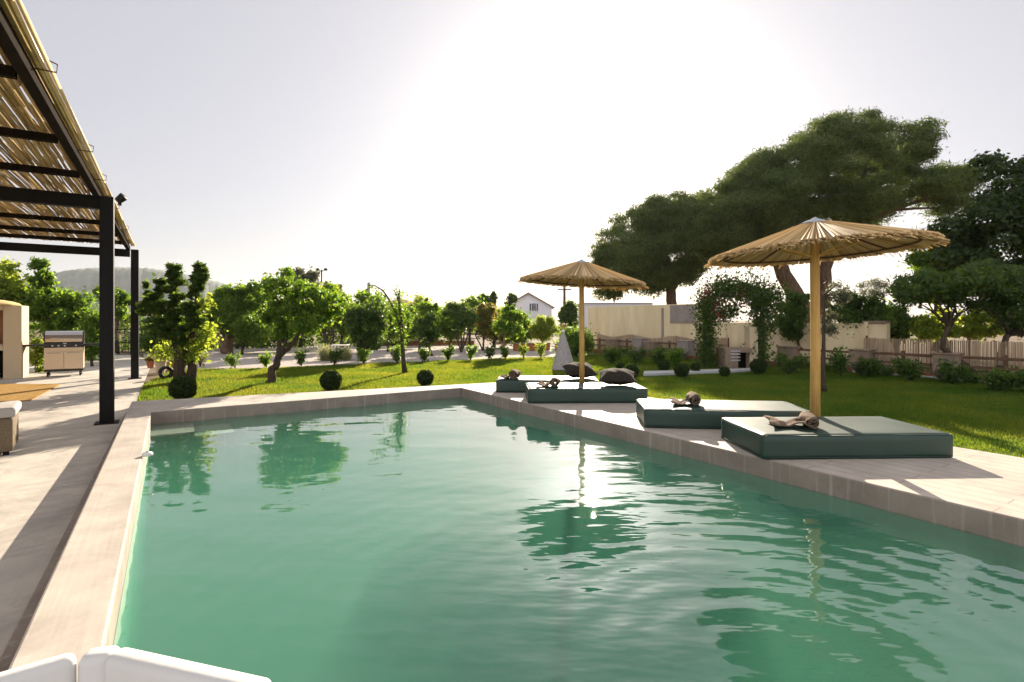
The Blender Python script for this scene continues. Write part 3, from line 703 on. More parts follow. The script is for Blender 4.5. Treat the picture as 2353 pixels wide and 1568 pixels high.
def oven():
    p = at(50, 870)                                             # near right foot
    root = thing('masonry_oven', 'cream masonry barbecue oven with brick lined hearth and domed top', 'outdoor oven', p, TH)
    H = 1.80; D = .80; Wd = 1.95; pw_ = .34
    m = MB()
    m.box((-pw_ / 2, D / 2, H / 2), (pw_, D, H)); m.build('pillar', M['plaster'], root, bevel=.012)
    MB().box((-Wd + pw_ / 2, D / 2, H / 2), (pw_, D, H)).build('pillar', M['plaster'], root, bevel=.012)
    iw = Wd - 2 * pw_ - .006; xc = -Wd / 2
    MB().box((xc, D / 2, .76), (iw, D - .006, .12)).build('counter', M['plaster'], root, bevel=.008)
    MB().box((xc, D - .05, 1.26), (iw, .08, .86)).build('hearth_back', M['brick'], root)
    MB().box((xc, D - .05, .34), (iw, .08, .68)).build('log_store_back', M['dark_back'], root)
    MB().box((xc, D / 2, H - .06), (iw, D - .01, .12)).build('lintel', M['plaster'], root, bevel=.008)
    dome = MB().lathe([(.66, 0), (.62, .05), (.50, .10), (.3, .14), (.05, .155)], 24, (xc + .25, D / 2 + .0, H)); dome.build('domed_top', mat('dome_plaster', (.62, .47, .22), .9, .1, var=.1), root, smooth=True)
    lg = MB()
    for i in range(5): lg.tube([(xc - .2 + .12 * i, .16, .09 + .05 * (i % 2)), (xc - .2 + .12 * i, .62, .09 + .05 * (i % 2))], .05, 8)
    rg = random.Random(4); top = .30
    for i in range(4): lg.tube([(xc + .1 + .1 * i, .1, .25), (xc + .1 + .1 * i, .6, .25)], .048, 8)
    o = lg.build('firewood', M['pale_bark'], None); o.location = p; o.rotation_euler.z = TH; tag(o, 'pile of split firewood in the dark store below the oven', 'firewood')
    c = MB().lathe([(.07, 0), (.10, .10), (.09, .14)], 14); o = c.build('clay_pot', M['terracotta'], None, smooth=True); o.location = W(0, 0, 0); 
    o.location = Matrix.Translation(p) @ Matrix.Rotation(TH, 4, 'Z') @ Vector((-pw_ - .22, .35, .822)); tag(o, 'reddish clay pot inside the oven hearth', 'pot')
oven()

def grill():
    c = at(147, 865); root = thing('gas_grill', 'stainless gas grill on castors beside the masonry oven', 'grill', c, TH + R(3))
    w, d = .78, .52
    MB().box((0, d / 2, .10 + .05), (w, d, .05)).build('base_frame', M['enamel'], root, bevel=.006)
    body = MB().box((0, d / 2, .46), (w - .01, d - .02, .56)).build('cabinet', M['warm_steel'], root, bevel=.006)
    for s in (-1, 1):
        dr = MB().box((s * w / 4, -.004, .41), (w / 2 - .012, .02, .44)).build('door', M['warm_steel'], root, bevel=.004)
        MB().tube([(s * w / 4 - .13, -.025, .60), (s * w / 4 + .13, -.025, .60)], .009, 8).build('handle', M['stainless'], dr, smooth=True)
        MB().box((s * (w / 2 + .225), d / 2, .80), (.44, d - .08, .05)).build('side_shelf', M['enamel'], root, bevel=.008)
    MB().box((0, d / 2 - .01, .805), (w + .02, d + .03, .13)).build('control_panel', M['enamel'], root, bevel=.008)
    for x in (-.22, -.10, .02, .24):
        kn = MB().tube([(x, -.03, .785), (x, -.065, .785)], [.026, .022], 14).build('knob', M['stainless'], root, smooth=True)
    bd = MB().lathe([(.04, 0), (.036, .006), (.004, .007)], 16); b = bd.build('badge', M['stainless'], root, smooth=True); b.rotation_euler.x = R(90); b.location = (.02, -.028, .845); b.scale = (1, .5, 1)
    lid = MB(); prof = [(.0, .875), (-.015, .96), (.02, 1.06), (.10, 1.13), (.22, 1.16), (.36, 1.13), (.46, 1.03), (.50, .875)]
    n = len(prof); vs = [(-w / 2 + .02, y, z) for y, z in prof] + [(w / 2 - .02, y, z) for y, z in prof]
    lid.add(vs, [(i, i + 1, n + i + 1, n + i) for i in range(n - 1)] + [tuple(range(n - 1, -1, -1)), tuple(range(n, 2 * n)), (0, n, 2 * n - 1, n - 1)])
    lo = lid.build('lid', M['stainless'], root, bevel=.006)
    MB().tube([(-.26, -.045, .965), (.26, -.045, .965)], .012, 8).build('handle', M['stainless'], lo, smooth=True)
    for s in (-1, 1):
        e = MB().add([(s * (w / 2 - .018) , y, z + .002) for y, z in prof] + [(s * (w / 2 + .004), y, z + .002) for y, z in prof], [(i, i + 1, n + i + 1, n + i) for i in range(n - 1)] + [tuple(range(n - 1, -1, -1)), tuple(range(n, 2 * n))])
        e.build('lid_end', M['enamel'], root)
    for x in (-w / 2 + .07, w / 2 - .07):
        for y in (.07, d - .07):
            wh = MB(); wh.tube([(x - .02, y, .048), (x + .02, y, .048)], .048, 14); wo_ = wh.build('wheel', M['hose'], root, smooth=True)
            MB().box((x, y, .108), (.03, .03, .05)).build('fork', M['steel'], wo_)
grill()

# ------------------------------------------------------------------ boundary on the right: walls, reed screens, rail fence, kerb
def along(name, X, Y0, Y1, th, z0, z1, m, label, cat, bev=.01, group=None):
    c = W(X, (Y0 + Y1) / 2, (z0 + z1) / 2)
    o = MB().box((0, 0, 0), (th, abs(Y1 - Y0), z1 - z0)).build(name, m, None, bevel=bev); o.location = c; o.rotation_euler.z = TH
    return tag(o, label, cat, group) if label else o
YA, _ = onX(1355, 17.3); YB, _ = onX(1641, 17.3); YC, _ = onX(2042, 17.3)
hw = thing('garden_wall', 'tall cream plastered boundary wall with a grey panel, below the pines', 'wall', W(17.3, (YA + YB) / 2, GZ), TH)
ln = YA - YB
MB().box((0, 0, 1.035), (.22, ln, 2.07)).build('wall_body', M['wallplaster'], hw, bevel=.012)
y_, _d = onX(1523, 17.19); MB().box((-.125, y_ - (YA + YB) / 2, .98), (.03, .10, 1.9)).build('drain_pipe', M['panel'], hw)
y1, _d = onX(1541, 17.19); y2, _d = onX(1600, 17.19)
MB().box((-.13, (y1 + y2) / 2 - (YA + YB) / 2, 1.68), (.04, y1 - y2, .72)).build('panel', M['panel'], hw, bevel=.005)
lw_ = thing('garden_wall', 'lower cream plastered wall behind the climbing arch', 'wall', W(17.3, (YB + YC) / 2, GZ), TH)
MB().box((0, -.003, .67), (.22, YB - YC - .01, 1.34)).build('wall_body', M['wallplaster'], lw_, bevel=.012)
for k in range(4):
    MB().box((-.13, (YB - YC) * (.40 - .27 * k), .69), (.05, .10, 1.38)).build('wall_rib', M['wallplaster'], lw_, bevel=.005)
MB().box((0, -(YB - YC) / 2 + .32, 1.375), (.30, .62, .08)).build('wall_cap', M['stone'], lw_, bevel=.008)

def reed_screen(X, Y0, Y1, zt, wave, label, seed, lean=.010):
    rng = random.Random(seed); c = W(X, (Y0 + Y1) / 2, GZ); root = thing('reed_screen', label, 'reed screen', c, TH, 'reed screens along the boundary')
    L_ = Y0 - Y1; m = MB(); y = -L_ / 2
    while y < L_ / 2:
        h = zt - GZ + (wave * .5 * math.cos((y + L_ / 2) / 2.3 * math.tau) if wave else 0) + rng.uniform(-.02, .012)
        w = rng.uniform(.010, .019); x = rng.uniform(-.012, .012); dx, dy = rng.uniform(-lean, lean), rng.uniform(-lean, lean)
        m.add([(x - .006, y, 0), (x + .006, y + w, 0), (x + dx + .006, y + w + dy, h), (x + dx - .006, y + dy, h), (x - .018, y + w / 2, 0), (x + dx - .018, y + w / 2 + dy, h)],
              [(0, 4, 5, 3), (4, 1, 2, 5), (0, 3, 2, 1)])
        y += w * rng.uniform(.62, .92)
    m.build('reed_mat', M['screen'], root)
    for z in (.2, .55): MB().box((-.03, 0, z), (.012, L_, .014)).build('binding_wire', M['rail'], root)
    for k in range(int(L_ / 2.3) + 1):
        yy = L_ / 2 - .05 - k * 2.3 if not wave else -L_ / 2 + k * 2.3
        MB().tube([(.045, yy, 0), (.045, yy, zt - GZ + .06)], .028, 7).build('stake', M['rail'], root)
    return root
yl0, _ = onX(1372, 16.5); yl1, _ = onX(1672, 16.5); yr0, _ = onX(1985, 16.5); yr1 = onX(2420, 16.5)[0]
reed_screen(16.5, yl0, yl1, .56, .12, 'low reed screen with a wavy top edge, in front of the tall cream wall', 21)
reed_screen(16.5, yr0, yr1, .74, 0, 'taller pale reed screen at the right edge, under the dark trees', 22)

pill_u = [(1409, .57, 0), (1470, .66, 1), (1499, .55, 0), (1576, .64, 1), (1812, .60, 0), (1981, .60, 0), (2178, .60, 0)]
pill_l = ['brown stone pillar by the round bush, leftmost along the rail fence', 'greyer stone pillar, second along the rail fence', 'short brown stone pillar under the wall drain pipe', 'wide grey stone pillar just left of the climbing arch',
          'stone pillar of the rail fence right of the climbing arch', 'stone pillar of the rail fence at the left end of the tall reed screen', 'stone pillar of the rail fence behind the crooked leaning trunk']
pos = []
for (u, h, k), lb in zip(pill_u, pill_l):
    Y, d = onX(u, 16.05); pos.append(Y); root = thing('stone_pillar', lb, 'pillar', W(16.05, Y, GZ), TH, 'stone pillars along the rail fence')
    MB().box((0, 0, h / 2), (.42, .50, h)).build('pillar_body', M['stone'] if not k else M['panel'], root, bevel=.02)
    MB().box((0, 0, h + .02), (.47, .55, .04)).build('cap_stone', M['stone'] if not k else M['panel'], root, bevel=.012)
def rail_fence(Y0, Y1, label):
    c = W(16.05, (Y0 + Y1) / 2, GZ); root = thing('rail_fence', label, 'fence', c, TH, 'wooden rail fences between the stone pillars'); L_ = Y0 - Y1
    for z in (.32, .54): MB().box((0, 0, z), (.035, L_ - .01, .06)).build('rail', M['rail'], root, bevel=.004)
    for k in range(max(1, int(L_ / 2.2))):
        MB().box((.045, -L_ / 2 + L_ * (k + .5) / max(1, int(L_ / 2.2)), .32), (.055, .07, .64)).build('post', M['rail'], root, bevel=.004)
g_ = .28
rail_fence(yl0, pos[0] + g_, 'short two rail fence between the round bush and the first pillar')
rail_fence(pos[0] - g_, pos[1] + g_, 'two rail fence between the first and second stone pillars')
rail_fence(pos[2] - g_, pos[3] + g_, 'two rail fence below the drain pipe of the tall wall')
rail_fence(pos[4] - g_, pos[5] + g_, 'two rail fence behind the thick umbrella pole')
rail_fence(pos[5] - g_, pos[6] + g_, 'two rail fence in front of the left half of the tall reed screen')
rail_fence(pos[6] - g_, onX(2420, 16.05)[0], 'two rail fence at the far right edge behind the leaning trunk')
along('brick_edging', 15.87, 19.8, onX(2420, 15.87)[0], .10, GZ - .02, GZ + .15, M['kerb'], 'low reddish brick edging along the right side of the lawn', 'edging')
along('stone_curb', 15.76, onX(1960, 15.76)[0], onX(2420, 15.76)[0], .08, GZ - .02, GZ + .055, M['pathstone'], 'narrow pale stone curb at the foot of the brick edging', 'curb')

# stone counter with a dark opening under the arch
def counter():
    p = at(1667, 849); root = thing('stone_counter', 'brown stone garden barbecue with a dark fire opening, under the climbing arch', 'outdoor barbecue', p, TH + R(-26))
    MB().box((.20, .28, .31), (.40, .56, .62)).build('left_block', M['stone'], root, bevel=.012)
    MB().box((.62, .28, .55), (.43, .56, .14)).build('top_slab', M['stone'], root, bevel=.012)
    MB().box((.62, .44, .24), (.43, .20, .47)).build('fire_back', M['dark_back'], root)
    MB().box((.97, .28, .62), (.26, .30, 1.24)).build('white_panel', M['plaster'], root, bevel=.01)
    for k in range(4): MB().box((.30, -.012, .26 + .09 * k), (.30, .03, .035)).build('ledge_stone', M['pathstone'], root, bevel=.006)
counter()

# ------------------------------------------------------------------ distance: houses, poles, gate, hedges
def house(name, label, u0, u1, vbase, veave, vridge, d, m, roofm, windows=(), depth=7, over=.35, gable=True):
    a, b2 = pt(u0, vbase, d), pt(u1, vbase, d); w = b2.x - a.x
    root = thing(name, label, 'house', ((a.x + b2.x) / 2, d, GZ)); ze = pt(0, veave, d).z - GZ; zr = pt(0, vridge, d).z - GZ
    body = MB()
    if gable:
        v = [(-w / 2, 0, 0), (w / 2, 0, 0), (w / 2, 0, ze), (0, 0, zr), (-w / 2, 0, ze)]; v += [(x, depth, z) for x, y, z in v]
        body.add(v, [(0, 1, 2, 3, 4), (9, 8, 7, 6, 5), (0, 4, 9, 5), (1, 6, 7, 2)])
        rf = MB(); t = .16
        for s in (-1, 1):
            xe = s * (w / 2 + over); zz = ze - (zr - ze) * over / (w / 2)
            q = [(0, -over, zr + .02), (xe, -over, zz + .02), (xe, depth + over, zz + .02), (0, depth + over, zr + .02)]
            q += [(x, y, z + t) for x, y, z in q]; fs = [(0, 1, 2, 3), (7, 6, 5, 4), (0, 4, 5, 1), (1, 5, 6, 2), (2, 6, 7, 3), (3, 7, 4, 0)]
            rf.add(q, fs)
    else:
        body.box((0, depth / 2, ze / 2), (w, depth, ze))
        rf = MB(); o = over; q = [(-w / 2 - o, -o, ze + .01), (w / 2 + o, -o, ze + .01), (w / 2 + o, depth + o, ze + .01), (-w / 2 - o, depth + o, ze + .01)]
        q2 = [(-w * .12, depth * .45, zr), (w * .12, depth * .45, zr), (w * .12, depth * .55, zr), (-w * .12, depth * .55, zr)]
        rf.add(q + q2, [(0, 1, 5, 4), (1, 2, 6, 5), (2, 3, 7, 6), (3, 0, 4, 7), (4, 5, 6, 7), (3, 2, 1, 0)])
    body.build('wall', m, root); rf.build('roof', roofm, root)
    for (wu0, wu1, wv0, wv1) in windows:
        x0, x1 = (wu0 - CX) * d / F - root.location.x, (wu1 - CX) * d / F - root.location.x; z0, z1 = pt(0, wv1, d).z - GZ, pt(0, wv0, d).z - GZ
        wf = MB().box(((x0 + x1) / 2, -.03, (z0 + z1) / 2), (x1 - x0 + .16, .08, z1 - z0 + .16)).build('window', M['whitewall'], root)
        MB().box(((x0 + x1) / 2, -.085, (z0 + z1) / 2), (x1 - x0, .03, z1 - z0)).build('pane', M['glass'], wf)
        MB().box(((x0 + x1) / 2, -.11, (z0 + z1) / 2), (.07, .02, z1 - z0)).build('mullion', M['whitewall'], wf)
house('white_house', 'white gabled house in the distance, left of the smaller umbrella pole', 1160, 1268, 760, 706, 675, 68, M['whitewall'], M['panel'], [(1217, 1226, 698, 714), (1228, 1236, 698, 714), (1196, 1206, 728, 742)])
house('tiled_house', 'house with a dark tiled hip roof behind the bare arching tree', 850, 962, 770, 706, 686, 52, M['wallplaster'], M['tile'], [(890, 904, 716, 732)], gable=False)
house('small_house', 'low building with an orange tiled roof among the far trees', 1075, 1150, 770, 716, 704, 58, M['wallplaster'], M['tile'], [(1100, 1112, 722, 736)], gable=False)
house('white_building', 'long low white building beyond the tall cream wall', 1345, 1500, 770, 696, 688, 60, M['whitewall'], M['whitewall'], [(1362, 1372, 710, 724)], gable=False)

def pole_lamp():
    d = 34; p = pt(739, 770, d); p.z = GZ; H = pt(0, 620, d).z - GZ
    root = thing('street_lamp', 'dark double headed street lamp rising above the citrus trees', 'street lamp', p)
    MB().tube([(0, 0, 0), (0, 0, H)], [.06, .04], 8).build('mast', M['steel'], root)
    for s in (-1, 1):
        MB().tube([(0, 0, H - .12), (s * .22, 0, H - .02)], .025, 6).build('arm', M['steel'], root)
        MB().lathe([(.05, .10), (.13, .02), (.11, -.05), (.03, -.07)], 10, (s * .26, 0, H)).build('lamp_head', M['steel'], root, smooth=True)
pole_lamp()
def aframe():
    d = 40; p = pt(845, 770, d); p.z = GZ; H = pt(0, 650, d).z - GZ
    root = thing('braced_post', 'grey wooden post with a slanting brace above the citrus trees', 'post', p)
    MB().tube([(.12, 0, 0), (.06, 0, H)], [.14, .10], 8).build('upright', M['grey'], root)
    MB().tube([(-.55, 0, H * .3), (-.02, 0, H - .55)], [.09, .08], 8).build('brace', M['grey'], root)
aframe()
def utility(u, vt, d, label):
    p = pt(u, 770, d); p.z = GZ; H = pt(0, vt, d).z - GZ
    root = thing('utility_pole', label, 'utility pole', p)
    MB().tube([(0, 0, 0), (0, 0, H)], [.11, .08], 8).build('mast', M['rail'], root)
    MB().box((0, 0, H - .3), (.9, .08, .08)).build('crossarm', M['rail'], root)
utility(1297, 655, 34, 'thin wooden utility pole beside the dark cypress')
def gate(u0, u1, label):
    d = 22.0; a, b2 = pt(u0, 815, d), pt(u1, 815, d); w = b2.x - a.x
    root = thing('metal_gate', label, 'gate', (a.x, d, GZ), 0, 'dark metal gates at the end of the terrace'); H = 1.06
    for x in (0, w): MB().box((x, 0, H / 2 + .03), (.06, .06, H + .06)).build('gate_post', M['steel'], root)
    for z in (.10, .5, H - .02): MB().box((w / 2, 0, z), (w - .07, .04, .04)).build('rail', M['steel'], root)
    n = int(w / .12)
    for k in range(1, n): MB().box((w * k / n, 0, .54), (.018, .018, .86)).build('bar', M['steel'], root)
gate(259, 302, 'dark metal gate seen between the two front pergola posts')
gate(318, 362, 'dark metal gate right of the far pergola post')
pc = pt(311, 815, 22); MBp = MB().box((0, 0, .6), (.22, .22, 1.2)); o = MBp.build('gate_pillar', M['plaster'], None, bevel=.01); o.location = (pc.x, 22, GZ); tag(o, 'cream pillar between the two metal gates', 'pillar')

def hedge(name, label, a, b2, h, th, n, m, seed, cat='hedge', group=None, leaf=(.09, .05)):
    rng = np.random.default_rng(seed); a, b2 = Vector(a), Vector(b2); L_ = (b2 - a).length; t = rng.random(n); dirv = (b2 - a).normalized(); nr = Vector((-dirv.y, dirv.x, 0))
    hh = h * (1 + .12 * np.sin(t * L_ * 1.7) + .08 * np.sin(t * L_ * 4.1 + 1)); q = rng.random(n); face = rng.random(n)
    z = np.where(face < .3, hh * (1 - .06 * rng.random(n)), hh * q)
    off = np.where(face < .3, rng.uniform(-.5, .5, n), np.where(face < .75, -.5, .5) + rng.normal(size=n) * .10) * th
    C = np.stack([t * L_ * dirv.x + off * nr.x, t * L_ * dirv.y + off * nr.y, z + rng.normal(size=n) * .04], 1)
    root = thing(name, label, cat, a, 0, group)
    polys('foliage', leaves(C, leaf[0], leaf[1], rng, None, .3), 4, m, root)
    s = MB()
    for i in range(max(3, int(L_ / .8))):
        f = (i + .5) / max(3, int(L_ / .8)); x, y = dirv.x * L_ * f, dirv.y * L_ * f
        s.tube([(x, y, 0), (x + .05, y, h * .8)], [.03, .012], 5)
    s.build('stems', M['bark'], root)
    return root
def h2(u0, v0, u1, v1): return at(u0, v0), at(u1, v1)
hedge('hedge', 'dark clipped hedge behind the gravel drive, left of centre', *h2(405, 803, 720, 797), 1.15, .7, 9000, M['dark_leaf'], 31, leaf=(.14, .08))
hedge('hedge', 'ragged hedge behind the gravel drive near the arching tree', *h2(725, 797, 1010, 792), 1.0, .7, 7000, M['citrus'], 32, leaf=(.14, .08))
hedge('hedge', 'hedge on the left behind the gas grill', *h2(80, 838, 240, 826), 1.15, .7, 7000, M['citrus'], 33)
hedge('hedge', 'dark hedge behind the two metal gates', (pt(225, 800, 25).x, 25, GZ), (pt(420, 800, 25).x, 25, GZ), 1.5, .7, 6000, M['dark_leaf'], 34, leaf=(.12, .07))
for lb, u0, u1, v, h in (('long low terracotta wall behind the round citrus trees', 870, 1090, 794, .22), ('low terracotta wall right of the russet trees', 1180, 1262, 806, .30), ('short low terracotta wall beside the teepee tent', 1278, 1345, 808, .30)):
    a, b2 = at(u0, v), at(u1, v - 1); c = (a + b2) / 2
    root = thing('low_wall', lb, 'wall', c, math.atan2(b2.y - a.y, b2.x - a.x), 'low terracotta walls beyond the lawn'); L_ = (b2 - a).length
    MB().box((0, 0, h / 2), (L_, .3, h)).build('wall_body', M['terracotta'], root, bevel=.02)
    MB().box((0, 0, h + .025), (L_ + .06, .36, .05)).build('cap', M['stone'], root, bevel=.01)

# ------------------------------------------------------------------ trees
def ptree(name, label, u, v, crowns, n, leaf, m, trunks, d=None, **k):
    d = d or gd(v); b2 = pt(u, v, d); b2.z = GZ
    cs = [px_crown(*c[:4], d + (c[4] if len(c) > 4 else 0)) for c in crowns]
    ts = [px_trunk(t[0], d, t[1], t[2]) for t in trunks]
    return tree(name, label, k.pop('cat', 'tree'), b2, cs, n, leaf, M[m], ts, **k)
G = 'citrus trees beyond the pool'
ptree('citrus_tree', 'largest citrus tree with a forked leaning trunk on the sunny lawn', 622, 880,
      [(592, 715, 612, 745), (640, 790, 655, 780, -.2), (600, 700, 700, 790, .2), (700, 796, 640, 730, .5)], 15000, (.085, .05), 'citrus',
      [([(622, 882), (626, 850), (640, 822)], .10, .075), ([(640, 822), (655, 808), (680, 780), (706, 742)], .07, .03), ([(640, 822), (648, 780), (652, 740)], .05, .025)], group=G, seed=41, k=60, rc=.28, limbs=5)
ptree('citrus_tree', 'broad citrus tree with a thick pale V shaped trunk on the gravel', 520, 812,
      [(478, 575, 636, 740), (480, 618, 690, 785), (545, 615, 640, 730)], 15000, (.15, .09), 'citrus',
      [([(520, 813), (521, 798)], .24, .2), ([(521, 800), (511, 782), (500, 760)], .16, .09), ([(521, 800), (532, 780), (545, 752)], .17, .09)], bark='pale_bark', group=G, seed=42, k=60, rc=.28, limbs=5)
ptree('citrus_tree', 'low young citrus tree in front of the dark hedge', 557, 814, [(528, 632, 722, 792)], 5000, (.13, .075), 'citrus',
      [([(557, 815), (557, 785)], .06, .04)], group=G, seed=43, k=24)
ptree('citrus_tree', 'sunlit yellow green citrus tree right of the largest one', 757, 800, [(700, 800, 655, 765), (690, 760, 690, 775)], 8000, (.14, .08), 'bright_leaf',
      [([(757, 802), (748, 775), (740, 745)], .10, .06), ([(757, 802), (768, 772)], .06, .04)], d=24, group=G, seed=44, k=36, rc=.3)
ptree('citrus_tree', 'round dark citrus tree in the middle of the orchard', 835, 828, [(786, 910, 672, 790), (800, 880, 760, 812)], 13000, (.12, .07), 'dark_leaf',
      [([(833, 830), (829, 808), (822, 785)], .09, .06), ([(833, 830), (840, 808), (850, 788)], .08, .05)], group=G, seed=45, k=44, rc=.3)
ptree('citrus_tree', 'slim citrus tree behind the bare arching tree', 892, 808, [(872, 955, 690, 775)], 6000, (.14, .08), 'citrus',
      [([(892, 808), (893, 770)], .06, .04)], group=G, seed=46, k=26)
ptree('citrus_tree', 'small round citrus tree with a thin stem right of the arching tree', 990, 818, [(958, 1016, 712, 800)], 5500, (.12, .07), 'dark_leaf',
      [([(993, 818), (986, 795)], .05, .035)], group=G, seed=47, k=22)
ptree('citrus_tree', 'feathery young tree with upright shoots behind the small round citrus', 955, 810, [(945, 1010, 690, 760), (975, 985, 680, 715), (998, 1006, 690, 720)], 4000, (.14, .07), 'citrus',
      [([(963, 810), (966, 770)], .06, .04)], group=G, seed=48, k=22)
ptree('multi_stem_tree', 'dark tree with a fan of thin stems on the gravel', 1060, 809, [(1016, 1092, 692, 750), (1030, 1110, 720, 760)], 5500, (.13, .075), 'dark_leaf',
      [([(1060, 810), (1052, 788), (1043, 752)], .04, .03), ([(1060, 810), (1061, 780), (1058, 745)], .04, .03), ([(1060, 810), (1069, 788), (1080, 755)], .04, .03), ([(1060, 810), (1065, 782), (1068, 750)], .035, .025)], seed=49, k=26, limbs=4)
ptree('russet_tree', 'loose russet and green tree, left of the pair before the far house', 1112, 806, [(1080, 1150, 698, 775), (1095, 1140, 690, 730)], 6000, (.13, .06), 'russet_leaf',
      [([(1110, 806), (1112, 775), (1125, 745)], .05, .03), ([(1110, 806), (1092, 770)], .04, .025)], seed=50, k=30, rc=.3)
ptree('russet_tree', 'fresh green loose tree with a reddish stem, right of the pair before the far house', 1157, 818, [(1125, 1215, 715, 785), (1150, 1208, 700, 750)], 6000, (.12, .055), 'citrus',
      [([(1157, 818), (1158, 785), (1160, 755)], .05, .03), ([(1157, 800), (1142, 770)], .03, .02)], seed=51, k=30, rc=.3, bark='pale_bark')
ptree('feathery_shrub', 'soft feathery green shrub below the white house', 1248, 800, [(1212, 1285, 722, 795)], 7000, (.20, .04), 'bright_leaf', [([(1248, 802), (1248, 770)], .05, .03)], d=26, seed=52, k=30, cat='shrub')
ptree('cypress', 'dark pointed bushy cypress behind the smaller umbrella pole', 1303, 790, [(1274, 1334, 720, 785), (1284, 1326, 685, 750)], 9000, (.20, .07), 'dark_leaf', [([(1303, 792), (1303, 730)], .10, .05)], d=31, seed=53, k=40)
ptree('round_bush', 'round dark bush with a sunlit yellow rim beside the teepee tent', 1325, 818, [(1282, 1366, 752, 825)], 13000, (.10, .06), 'citrus', [([(1325, 820), (1325, 795)], .05, .03)], seed=54, k=40, rc=.42, hollow=4, cat='bush')
# background row
for i, (lb, u, c, m, d, n) in enumerate((
    ('grey half bare tree behind the street lamp, left part', 700, (655, 745, 612, 720), 'grey_leaf', 33, 3200),
    ('grey half bare tree behind the street lamp, right part', 755, (735, 790, 640, 730), 'grey_leaf', 33, 1500),
    ('dark green far tree just left of the white house', 1110, (1085, 1135, 675, 720), 'dark_leaf', 50, 2500),
    ('narrow far cypress left of the white house', 1133, (1126, 1141, 668, 715), 'dark_leaf', 50, 1200),
    ('small round far tree touching the roof of the white house', 1172, (1160, 1188, 668, 715), 'dark_leaf', 55, 1500),
    ('pale green far tree between the russet trees and the white house', 1190, (1150, 1225, 715, 770), 'citrus', 38, 3500),
    ('yellow green far tree behind the multi stem tree', 1030, (1000, 1075, 722, 775), 'bright_leaf', 36, 3500),
    ('light green far tree behind the round dark citrus', 845, (800, 900, 660, 760), 'citrus', 32, 4500),
    ('far tree left of the arching tree, above the hedge', 640, (590, 690, 690, 780), 'dark_leaf', 33, 3500),
    ('far dark tree behind the broad citrus', 470, (430, 530, 680, 790), 'dark_leaf', 33, 4000))):
    ptree('far_tree', lb, u, 780, [c], n, (.26, .14), m, [([(u, 790), (u, (c[2] + c[3]) / 2)], .09, .05)], d=d, group='far trees behind the orchard', seed=60 + i, k=26, rc=.3)

# second row of the orchard
for i, (lb, u, c, m, d, n) in enumerate((
    ('orchard tree in the second row, behind the candle shaped tree', 455, [(420, 505, 690, 790)], 'citrus', 25, 6000),
    ('orchard tree in the second row, between the V trunk citrus and the largest one', 600, [(560, 650, 670, 785)], 'citrus', 25, 7000),
    ('orchard tree in the second row, filling the gap left of the sunlit citrus', 690, [(650, 745, 665, 775)], 'bright_leaf', 26, 7000),
    ('orchard tree in the second row, left of the round dark citrus', 785, [(752, 830, 668, 780)], 'citrus', 25, 6500),
    ('orchard tree in the second row, right of the round dark citrus', 925, [(880, 975, 690, 782)], 'citrus', 27, 6500),
    ('orchard tree in the second row, behind the fan of thin stems', 1035, [(985, 1085, 700, 780)], 'citrus', 27, 6500),
    ('orchard tree in the second row, behind the reddish stem', 1135, [(1090, 1190, 712, 790)], 'russet_leaf', 27, 5500),
    ('orchard tree in the second row, left of the feathery shrub', 1195, [(1160, 1240, 720, 795)], 'citrus', 27, 5000))):
    ptree('orchard_tree', lb, u, 800, c, int(n * 1.4), (.16, .085), m, [([(u, 799), (u + 4, (c[0][2] + c[0][3]) / 2)], .08, .05)], d=d, group='second row of orchard trees', seed=100 + i, k=34, rc=.3)

for i, (lb, u, c, m, d, n) in enumerate((
    ('pale crowned tree in the third orchard row, right of the arching tree', 968, [(930, 1010, 672, 770)], 'bright_leaf', 29, 6000),
    ('mid green tree in the third orchard row, above the long terracotta wall', 1080, [(1040, 1125, 684, 775)], 'citrus', 29, 6500),
    ('mid green tree in the third orchard row, below the small orange roof', 1160, [(1115, 1200, 700, 785)], 'citrus', 29, 6500))):
    ptree('orchard_tree', lb, u, 795, c, n, (.17, .09), m, [([(u, 795), (u - 3, (c[0][2] + c[0][3]) / 2)], .08, .05)], d=d, group='third row of orchard trees', seed=120 + i, k=34, rc=.3)

# bare arching tree
def arching():
    d = gd(857); b2 = at(928, 857); root = thing('arching_tree', 'thin nearly bare tree with a branch arching to the left over the lawn', 'tree', b2)
    P = lambda u, v, o=0: pt(u, v, d + o) - b2; t = MB()
    t.tube([P(930, 858), P(927, 830), P(925, 790), P(922, 740), P(917, 690), P(918, 665)], [.075, .06, .055, .045, .03, .012], 8)
    t.tube([P(923, 760), P(906, 712), P(895, 690), P(880, 668), P(862, 657), P(846, 656)], [.035, .03, .026, .02, .015, .008], 7)
    t.tube([P(917, 692), P(908, 672), P(900, 664)], [.02, .012, .006], 6)
    rng = np.random.default_rng(7); C = []
    arcs = [((925, 790), (918, 665), .10, 600), ((915, 740), (895, 690), .09, 260), ((895, 690), (850, 656), .05, 110), ((925, 840), (923, 780), .05, 90)]
    for (a, c, s, n) in arcs:
        for _ in range(n):
            k = rng.random(); p = P(a[0] + (c[0] - a[0]) * k, a[1] + (c[1] - a[1]) * k); C.append(np.array(p) + rng.normal(size=3) * s)
    for k in range(22):
        q = rng.random(); p = P(923 - 6 * q, 790 - 120 * q); e = p + Vector((rng.normal() * .22, rng.normal() * .2, abs(rng.normal()) * .12))
        t.tube([p, e], [.008, .003], 4)
    t.build('trunk', M['bark'], root, smooth=True)
    polys('crown', leaves(np.array(C), .075, .035, rng), 4, M['citrus'], root)
arching()

